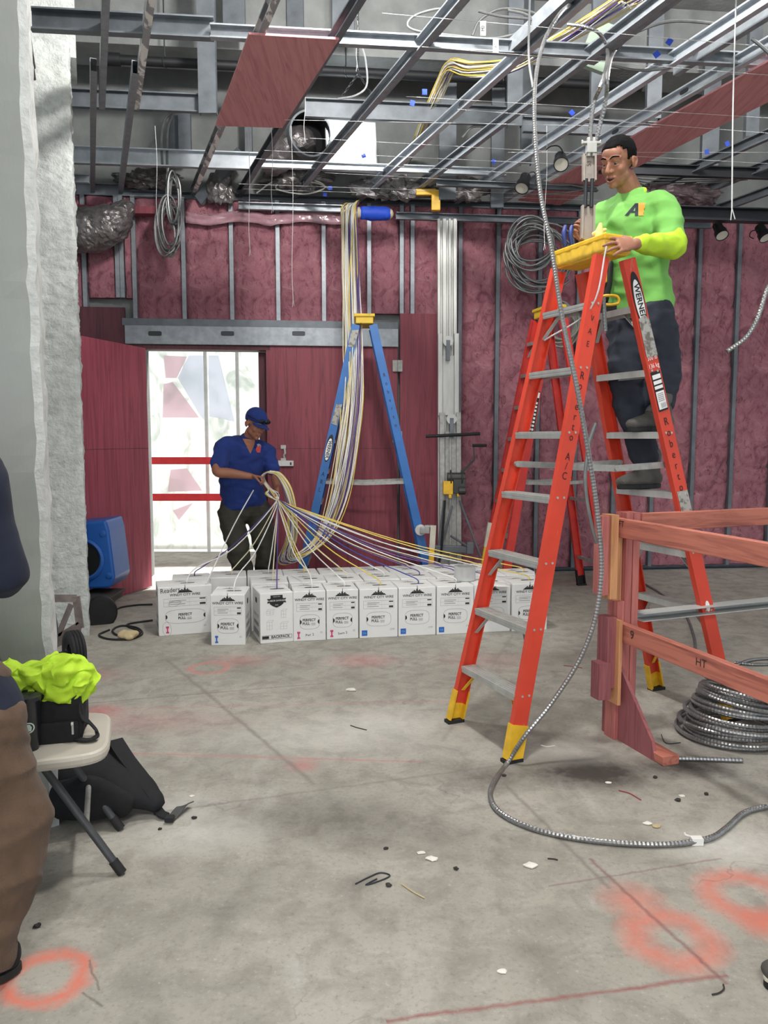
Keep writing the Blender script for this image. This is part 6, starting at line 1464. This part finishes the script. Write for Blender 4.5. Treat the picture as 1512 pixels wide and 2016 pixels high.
def boot(root, ank, d, mat=LEATHER, sole=RUBBER, k=1.0, shaft=.10, name='boot'):
    d = V(d); d.z = 0; d.normalize(); l = V((d.y, -d.x, 0)); z0 = ank.z - .105*k
    mb = MB(); g = lambda f, h: ank + d*(f*k) + V((0, 0, z0 - ank.z + h*k))
    mb.limb([g(-.05, .055), g(.02, .062), g(.11, .05), g(.185, .040)], [(.038, .042), (.042, .052), (.050, .040), (.040, .026)], side=l, seg=18)
    mb.limb([g(-.012, .07), g(-.012, .105+shaft)], [(.046, .052), (.050, .056)], side=l, seg=16); mb.limb([g(.05, .10), g(-.01, .13)], [.04, .045])
    s_ = solid(mb, .007, 4, .004, 22); b = s_.build(name, mat, root, smooth=True)
    mb = MB(); out = []
    for i in range(28):
        t = 2*math.pi*i/28; x = math.cos(t); y = math.sin(t); out.append(((.145 if x > 0 else .145)*x + .062, (.050 + .006*x - (.006 if -.5 < x < .2 else 0))*y))
    mb.prism([(p[0]*k, p[1]*k) for p in out], V((ank.x, ank.y, z0 + .024*k)), d, -l, .024*k, z=Z_); mb.build('sole', sole, b if False else root, bevel=.004)
    mb = MB()
    for i in range(5): mb.tube([g(.075-.018*i, .098+.016*i) + l*.028, g(.085-.018*i, .106+.016*i), g(.075-.018*i, .098+.016*i) - l*.028], .003, 6, 4)
    mb.build('laces', M('dark_laces', (50, 46, 42), .8), root, smooth=True)
    return b
def torso_sections(J, rx, grow=0.0):
    return [J['pelvis'], J['waist'], J['chest'], J['upper'], J['neck']], [(a+grow, b+grow) for a, b in rx]
def figure(label, J, skin, hair, opt):
    """J: joints in world space; body is one skin, clothes are children"""
    side = (J['shL'] - J['shR']).normalized(); mb = MB(); B = opt['build']
    mb.limb([J['pelvis'], J['waist'], J['chest'], J['upper']], [(a*k_, b*k_) for (a, b), k_ in zip(B['torso'][:4], (.86, .86, .84, .55))], side=side, seg=22)
    mb.limb([J['upper'], J['neck'], J['neck'].lerp(J['head'], .55) ], [.05, .056, .057], seg=18)
    for s in 'LR':
        mb.limb([J['upper'].lerp(J['sh'+s], .6), J['sh'+s], J['sh'+s].lerp(J['el'+s], .5), J['el'+s], J['el'+s].lerp(J['wr'+s], .35), J['wr'+s]], [.055, .056, .050, .042, .044, .027], seg=14)
        mb.limb([J['hip'+s], J['kn'+s], J['kn'+s].lerp(J['an'+s], .35), J['an'+s]], [.080, .055, .054, .040], seg=14)
        d = opt['toe'+s]; mb.limb([J['an'+s] - V((0, 0, .06)), J['an'+s] + V(d)*.08 - V((0, 0, .07))], [.03, .025])
        h = opt['hand'+s]; add_hand(mb, J['wr'+s], h['d'], h['n'], h['thumb'], h.get('curl', (.3, .5, .3)), 1.0, h.get('spread', .1), h.get('tcurl', .4))
    R = head_frame(*opt['face']); add_head(mb, J['head'], R, opt.get('open', False))
    s_ = solid(mb, opt.get('voxel', .0052), 3)
    body = s_.build('person', skin, smooth=True); tag(body, label, 'person')
    face_parts(body, J['head'], R, hair, opt.get('open', False))
    return body, R, side
def shirt(body, J, B, side, mats, hem, sl, collar=True, name='shirt', seed=1.0, wr=.008, grow=1.0, throat=False):
    mb = MB()
    if throat: mb.ell(J['neck'] + side.cross(Z_)*.030 - Z_*.035, (.075, .065, .055))
    a = J['pelvis']; pts = [J['pelvis'].lerp(J['waist'], hem), J['waist'], J['chest'], J['upper'], J['neck'] - V((0, 0, .002))]
    mb.limb(pts, [(B['torso'][0][0]*1.12*grow, B['torso'][0][1]*1.16*grow), (B['torso'][1][0]*1.06*grow, B['torso'][1][1]*1.07*grow), B['torso'][2], (B['torso'][3][0]*1.0, B['torso'][3][1]*1.04), (.086, .084)], side=side, seg=28)
    for s, f, r1 in sl:
        sh, el, w = J['sh'+s], J['el'+s], J['wr'+s]; e = sh.lerp(el, f) if f <= 1 else el.lerp(w, f-1)
        m_ = [J['upper'].lerp(sh, .45), sh, sh.lerp(el, min(f, 1)*.5)] + ([sh.lerp(el, f)] if f <= 1 else [el, e])
        mb.limb(m_, [.085, .076, .070] + ([r1] if f <= 1 else [.064, r1]), seg=18)
    s_ = solid(mb, .009, 5, wr, 8, (1, 1, 1.5), seed)
    o = s_.build(name, mats, body, smooth=True); return s_, o
def trousers(body, J, rad, mat, wr=.012, seed=2.0, top=.0, cuff=.06, name='trousers', hipr=(.17, .125), side=None):
    mb = MB(); mb.limb([J['pelvis'] - V((0, 0, .05)), J['pelvis'] + V((0, 0, .03)), J['pelvis'].lerp(J['waist'], .55 + top)], [(hipr[0]*.98, hipr[1]), hipr, (hipr[0]*.93, hipr[1]*.95)], side=side, seg=22)
    for s in 'LR':
        h, k, a = J['hip'+s], J['kn'+s], J['an'+s]; e = a + (k-a).normalized()*cuff
        mb.limb([h.lerp(J['pelvis'], .3) + V((0, 0, .02)), h, h.lerp(k, .5), k, k.lerp(e, .5), e], [rad[0]*.95, rad[0], rad[0]*.93, rad[1], rad[1]*.92, rad[2]], seg=18)
    s_ = solid(mb, .009, 4, wr, 7.5, (1, 1, 1.7), seed)
    return s_, s_.build(name, mat, body, smooth=True)
def hair_cap(body, H, R, mat, bald=False, name='hair'):
    mb = MB(); mb.ell((0, -.016, .044), (.0835, .104, .0925), None, 48, 36); v2 = []
    keep = []
    for p in mb.v:
        ang = math.atan2(p.y, abs(p.x)); line = .082 if p.y > .05 else (.064 if p.y > .03 else (.012 if p.y > -.005 else (-.01 if p.y > -.035 else -.055)))
        if bald: line = 9
        keep.append(p.z > line + .006*noise.noise(p*60))
    f2 = [f for f in mb.f if all(keep[i] for i in f)]
    ids = sorted({i for f in f2 for i in f}); mp = {i: k for k, i in enumerate(ids)}
    m2 = MB(); vv = []
    for i in ids:
        p = mb.v[i]; n_ = (p - V((0, -.016, .03))).normalized(); vv.append(H + R @ (p + n_*.0035*noise.noise(p*70)))
    m2.add(vv, [tuple(mp[i] for i in f) for f in f2])
    o = m2.build(name, mat, body, smooth=True); md = o.modifiers.new('thickness', 'SOLIDIFY'); md.thickness = .010; md.offset = -1
    return o
def grid_poly(mb, poly, o, x, y, n=7):
    """small print cut into a grid so that it can follow the cloth"""
    bm = bmesh.new(); vs = [bm.verts.new((p[0], p[1], 0)) for p in poly]; bm.faces.new(vs)
    for i in range(1, n):
        for axis in (0, 1):
            lo, hi = min(p[axis] for p in poly), max(p[axis] for p in poly); t = lo + (hi-lo)*i/n; c = [0, 0, 0]; c[axis] = t; nn_ = [0, 0, 0]; nn_[axis] = 1
            bmesh.ops.bisect_plane(bm, geom=bm.verts[:]+bm.edges[:]+bm.faces[:], plane_co=c, plane_no=nn_)
    bm.verts.index_update(); o = V(o)
    mb.add([o + V(x)*v.co.x + V(y)*v.co.y for v in bm.verts], [tuple(v.index for v in f.verts) for f in bm.faces]); bm.free()

# ------------------------------------------------ man in green on the ladder
S4, S5 = rrail(1, 0, 1.22), rrail(1, 0, 1.525)
g = {}
g['anR'] = S4 - RW*.06 + RA*.05 + V((0, 0, .112)); g['anL'] = S5 + RW*.03 + RA*.12 + V((0, 0, .112))
g['knR'] = PY(1232, 750, 4.30); g['hipR'] = PY(1236, 632, 4.42); g['knL'] = PY(1306, 730, 4.27); g['hipL'] = PY(1287, 628, 4.27)
g['pelvis'] = PY(1262, 606, 4.36); g['waist'] = PY(1256, 545, 4.35); g['chest'] = PY(1250, 462, 4.33); g['upper'] = PY(1248, 415, 4.33); g['neck'] = PY(1247, 391, 4.33); g['head'] = PY(1217, 322, 4.26)
g['shL'] = PY(1305, 408, 4.20); g['shR'] = PY(1197, 420, 4.46); g['elL'] = PY(1326, 484, 4.06); g['wrL'] = PY(1250, 480, 3.85); g['elR'] = PY(1180, 505, 4.36); g['wrR'] = PY(1154, 472, 4.26)
GB = {'torso': [(.165, .125), (.158, .122), (.180, .135), (.165, .115)]}
go = {'build': GB, 'toeL': tuple(-RA), 'toeR': tuple(-RA), 'open': True, 'voxel': .0042, 'face': ((-.70, -.62, -.36), (.10, -.02, 1)),
      'handL': {'d': (-1, -.05, .0), 'n': (.0, .35, -1), 'thumb': (0, .2, 1), 'curl': (.30, .45, .3), 'spread': .16, 'tcurl': .2},
      'handR': {'d': (-.75, -.1, .62), 'n': (.2, -1, .3), 'thumb': (-.4, 0, 1), 'curl': (1.0, 1.2, .8), 'tcurl': .7}}
# near hand lies over the end of the cap: thumb up, fingers draped over the side
go['handL'] = {'d': (-.93, -.34, -.12), 'n': (-.30, .80, -.5), 'thumb': (-.1, .5, .85), 'curl': (.06, .30, .35), 'spread': .24, 'tcurl': .1}
gm, GR, gside = figure('person in lime green t-shirt and dark trousers standing on the red ladder', g, SKIN, HAIR, go)
ts, tso = shirt(gm, g, GB, gside, LIME, .05, (('L', .74, .072), ('R', .74, .070)), name='t_shirt', seed=1.3, wr=.020, throat=True)
bv = bvh_of(ts)
for s in 'LR':
    sh, el, w = g['sh'+s], g['el'+s], g['wr'+s]; mb = MB(); mb.limb([sh.lerp(el, .55), sh.lerp(el, .85), el, el.lerp(w, .5), w.lerp(el, .10)], [.062, .066, .064, .054, .040], seg=18)
    s_ = solid(mb, .007, 3, .009, 14, (1, 1, 1), 5.0); s_.build('sleeve', HIVIS, gm, smooth=True)
nd = (g['head']-g['neck']).normalized(); c_ = g['neck'] + nd*.012; n1 = nd.orthogonal().normalized(); n2 = nd.cross(n1); mb = MB(); mb.tube([c_ + n1*(.068*math.cos(t)) + n2*(.068*math.sin(t)) for t in [i*.3142 for i in range(20)]], .011, 8, 1, closed=True); mb.build('collar', HIVIS, gm, smooth=True)
tr_, _ = trousers(gm, g, (.112, .092, .072), DENIM, wr=.020, seed=2.2, side=gside, hipr=(.168, .125))
for s in 'LR': boot(gm, g['an'+s], go['toe'+s], shaft=.08)
hair_cap(gm, g['head'], GR, HAIR)
# chest emblem: dark slanted letter with an orange block
o_ = PY(1252, 413, 3.9); ex = V((1, .12, .04)).normalized(); ey = V((0, .1, 1)).normalized(); dv = (PY(1252, 413, 4.3) - CAMP).normalized()
mb = MB(); grid_poly(mb, [(-.062, -.030), (-.042, -.030), (-.030, -.014), (-.006, -.014), (-.006, -.030), (.012, -.030), (.012, .034), (-.004, .034)], o_, ex, ey); mb = drape(mb, bv, dv, .004); mb.build('emblem_letter', M('emblem_navy', (22, 28, 46), .7), gm)
mb = MB(); grid_poly(mb, [(-.014, -.006), (-.005, -.006), (-.004, .012)], o_, ex, ey, 3); mb = drape(mb, bv, dv, .0052); mb.build('emblem_counter', LIME, gm)
mb = MB(); grid_poly(mb, [(.014, -.030), (.040, -.030), (.040, -.016), (.044, -.010), (.042, .004), (.048, .010), (.050, .036), (.014, .036)], o_, ex, ey); mb = drape(mb, bv, dv, .004); mb.build('emblem_block', M('emblem_orange', (240, 150, 60), .7), gm)
pl = thing('pliers', 'blue handled pliers held in the far hand of the man on the ladder', 'pliers', PY(1106, 462, 4.2))
for dx in (-8, 5): 
    mb = MB(); mb.limb([PY(1121+dx, 446, 4.2), PY(1118+dx, 462, 4.19), PY(1121+dx, 482, 4.2)], [.010, .012, .010]); mb.build('handle', M('blue_grip', (40, 60, 130), .5), pl, smooth=True)
mb = MB(); mb.limb([PY(1120, 484, 4.2), PY(1123, 496, 4.2)], [(.018, .008), (.01, .006)]); mb.build('jaw', STEEL_DK, pl, smooth=True)

# ------------------------------------------------ man in blue gathering the cables
b_ = {}
b_['pelvis'] = PY(482, 992, 7.0); b_['waist'] = PY(474, 945, 6.98); b_['chest'] = PY(477, 902, 6.92); b_['upper'] = PY(483, 878, 6.90); b_['neck'] = PY(488, 868, 6.89); b_['head'] = PY(503, 836, 6.82)
b_['shR'] = PY(441, 880, 6.80); b_['shL'] = PY(523, 888, 7.0); b_['elR'] = PY(427, 928, 6.62); b_['wrR'] = PY(496, 938, 6.66); b_['elL'] = PY(541, 935, 6.98); b_['wrL'] = PY(547, 966, 6.80)
b_['hipR'] = PY(455, 1008, 6.96); b_['hipL'] = PY(510, 1008, 7.06); b_['knR'] = PY(470, 1085, 6.88); b_['knL'] = PY(524, 1085, 7.02); b_['anR'] = PZ(486, 1192, 0) + V((0, 0, .112)); b_['anL'] = PZ(520, 1184, 0) + V((0, 0, .112))
BB = {'torso': [(.18, .14), (.182, .15), (.20, .15), (.175, .12)]}
bo = {'build': BB, 'toeL': (.5, -.85, 0), 'toeR': (.4, -.9, 0), 'face': ((.66, -.58, -.40), (.05, .05, 1)), 'voxel': .0065,
      'handR': {'d': (1, -.1, -.10), 'n': (.1, -.2, -1), 'thumb': (0, -1, .4), 'curl': (.8, 1.0, .6), 'tcurl': .5},
      'handL': {'d': (-.15, -.25, -1), 'n': (-1, -.3, .1), 'thumb': (0, -1, -.2), 'curl': (.9, 1.1, .7), 'tcurl': .6}}
bmn, BR_, bside = figure('person in royal blue polo shirt and cap gathering cables behind the boxes', b_, SKIN2, HAIR_G, bo)
ps, _ = shirt(bmn, b_, BB, bside, ROYAL, .15, (('L', .72, .073), ('R', .72, .073)), name='polo_shirt', seed=3.1, wr=.020)
mb = MB(); nk = b_['neck']; cl = [nk + bside*(.074*math.cos(t)) + bside.cross(Z_)*(.074*math.sin(t)) - V((0, 0, .075*max(0, math.sin(t))**2)) for t in [2.15 + i*.287 for i in range(19)]]
mb.tube(cl, .015, 8, 3); mb.v = [p for p in mb.v]; solid(mb, .006, 2).build('collar', ROYAL, bmn, smooth=True)
bvb = bvh_of(ps); o_ = PY(509, 884, 6.5); dv = (PY(509, 884, 6.9)-CAMP).normalized()
mb = MB(); grid_poly(mb, disc(0, .022, .024, .024, 16), o_, X_, Z_, 5); drape(mb, bvb, dv, .004); mb.build('emblem_disc', M('emblem_grey', (150, 160, 176), .7), bmn)
mb = MB(); grid_poly(mb, [(-.02, .02), (-.01, .03), (0, .02), (.014, .034), (.022, .012), (.014, -.03), (-.012, -.032), (-.024, -.01)], o_, X_, Z_, 5); drape(mb, bvb, dv, .006); mb.build('emblem_mark', M('emblem_red', (190, 70, 80), .7), bmn)
o_ = PY(489, 876, 6.5); mb = MB(); grid_poly(mb, [(-.050, .055), (.060, .045), (.052, .0), (.016, -.075)], o_, X_, Z_, 6); drape(mb, bvb, (PY(489, 876, 6.9)-CAMP), .005); mb.build('neck_opening', SKIN2, bmn)
trousers(bmn, b_, (.115, .102, .095), OLIVE, wr=.02, seed=6.0, side=bside, hipr=(.178, .14), cuff=.02)
for s in 'LR': boot(bmn, b_['an'+s], bo['toe'+s], mat=BROWN, shaft=.05)
# cap with brim and dark glasses
H = b_['head']; P = lambda x, y, z: H + BR_ @ V((x, y, z))
mb = MB(); mb.ell((0, -.014, .052), (.088, .108, .096), None, 32, 24)
fs = [f for f in mb.f if all(mb.v[i].z > .034 - (.02 if mb.v[i].y < -.02 else 0) for i in f)]; ids = sorted({i for f in fs for i in f}); mp = {i: k for k, i in enumerate(ids)}
m2 = MB(); m2.add([P(*mb.v[i]) for i in ids], [tuple(mp[i] for i in f) for f in fs]); cap_ = m2.build('cap', ROYAL, bmn, smooth=True); md = cap_.modifiers.new('t', 'SOLIDIFY'); md.thickness = .006
m2 = MB(); vs = []; fs = []
for i in range(9):
    for k in range(13):
        u = i/8; a = -1.25 + 2.5*k/12; r1 = .082; x = math.sin(a)*(.080 - .006*u); y = math.cos(a)*.088 + u*.075*math.cos(a*.9); vs.append(P(x, y, .044 - .018*u - .016*(x/.08)**2))
for i in range(8):
    for k in range(12): q = i*13+k; fs.append((q, q+1, q+14, q+13))
m2.add(vs, fs); br_ = m2.build('cap_brim', ROYAL, bmn, smooth=True); md = br_.modifiers.new('t', 'SOLIDIFY'); md.thickness = .005
sg = thing('sunglasses', 'dark sunglasses resting above the cap brim of the man in blue', 'sunglasses', P(0, .1, .07))
for s in (-1, 1):
    mb = MB(); mb.ell(P(s*.034, .100, .068), (.030, .010, .019), BR_, 18, 10); mb.build('lens', M('dark_lens', (10, 10, 12), .1), sg, smooth=True)
    mb = MB(); mb.tube([P(s*.060, .086, .072), P(s*.088, .04, .072), P(s*.092, -.03, .066)], .004, 6, 4); mb.build('temple', INK, sg, smooth=True)
mb = MB(); mb.tube([P(-.008, .111, .07), P(0, .113, .072), P(.008, .111, .07)], .004, 6, 3); mb.build('bridge', INK, sg, smooth=True)
mb = MB(); mb.ell(P(-.079, .004, -.010), (.006, .007, .008), BR_, 10, 8); mb.limb([P(-.082, .008, -.012), P(-.082, .014, -.030)], [.004, .003]); tag(mb.build('earbud', M('white_plastic', (236, 236, 236), .3), smooth=True), 'white earbud in the ear of the man in blue', 'earbud')

# ------------------------------------------------ person at the left edge, mostly outside the frame
n_ = {}; ny = 2.16
n_['anR'] = PZ(-8, 1950) + V((-.03, .03, .112)); n_['anL'] = n_['anR'] + V((-.26, .16, 0))
n_['hipR'] = PY(-30, 1425, ny); n_['knR'] = PY(26, 1640, ny-.02); n_['hipL'] = n_['hipR'] + V((-.21, .08, 0)); n_['knL'] = n_['knR'] + V((-.25, .10, 0))
n_['pelvis'] = (n_['hipR'] + n_['hipL'])/2 + V((0, 0, .05)); n_['waist'] = n_['pelvis'] + V((-.09, .0, .20)); n_['chest'] = n_['waist'] + V((.0, .0, .22)); n_['upper'] = n_['chest'] + V((0, 0, .12)); n_['neck'] = n_['upper'] + V((0, 0, .09)); n_['head'] = n_['neck'] + V((-.0, .02, .155))
n_['shR'] = PY(-55, 920, ny); n_['shL'] = n_['shR'] + V((-.36, .14, .0)); n_['elR'] = PY(8, 1128, ny+.02); n_['wrR'] = n_['elR'] + V((-.20, .13, .03)); n_['elL'] = n_['shL'] + V((-.08, .05, -.28)); n_['wrL'] = n_['elL'] + V((.05, .22, .05))
NB = {'torso': [(.165, .13), (.162, .13), (.18, .135), (.165, .115)]}
no = {'build': NB, 'toeL': (-.7, .7, 0), 'toeR': (-.75, -.6, 0), 'face': ((-.8, .6, -.1), (0, 0, 1)), 'voxel': .007,
      'handR': {'d': (-.8, .6, .1), 'n': (0, 0, -1), 'thumb': (.5, .6, 0), 'curl': (.5, .6, .4)}, 'handL': {'d': (.2, .9, .1), 'n': (0, 0, -1), 'thumb': (1, 0, 0), 'curl': (.5, .6, .4)}}
nm_, NR_, nside = figure('person in a navy shirt and brown trousers cut by the left frame edge', n_, SKIN2, HAIR, no)
shirt(nm_, n_, NB, nside, NAVY, -.35, (('L', 1.15, .072), ('R', 1.10, .078)), name='shirt', seed=9.0, wr=.006)
trousers(nm_, n_, (.106, .098, .080), BROWN, wr=.022, seed=12.0, side=nside, hipr=(.165, .13), cuff=.0)
for s in 'LR': boot(nm_, n_['an'+s], no['toe'+s], mat=BLACKF, shaft=.05)
hair_cap(nm_, n_['head'], NR_, HAIR)

# ------------------------------------------------ toe of a shoe at the lower right
sr = thing('shoe', 'grey shoe with pale welt and black sole at the lower right edge', 'shoe', PZ(1560, 1960)); a_ = PZ(1497, 1932) + V((.20, .02, .105)); boot(sr, a_, (-1, -.25, 0), shaft=.03, name='upper')
for ch in sr.children:
    if ch.name.startswith('sole'): pass
mb = MB(); d_ = V((-1, -.25, 0)).normalized(); l_ = V((d_.y, -d_.x, 0)); out = []
for i in range(28):
    t = 2*math.pi*i/28; out.append((.148*math.cos(t)+.062, .053*math.sin(t)))
mb.prism(out, V((a_.x, a_.y, .032)), d_, -l_, .008, z=Z_); mb.build('welt', M('pale_welt', (206, 200, 182), .6), sr)
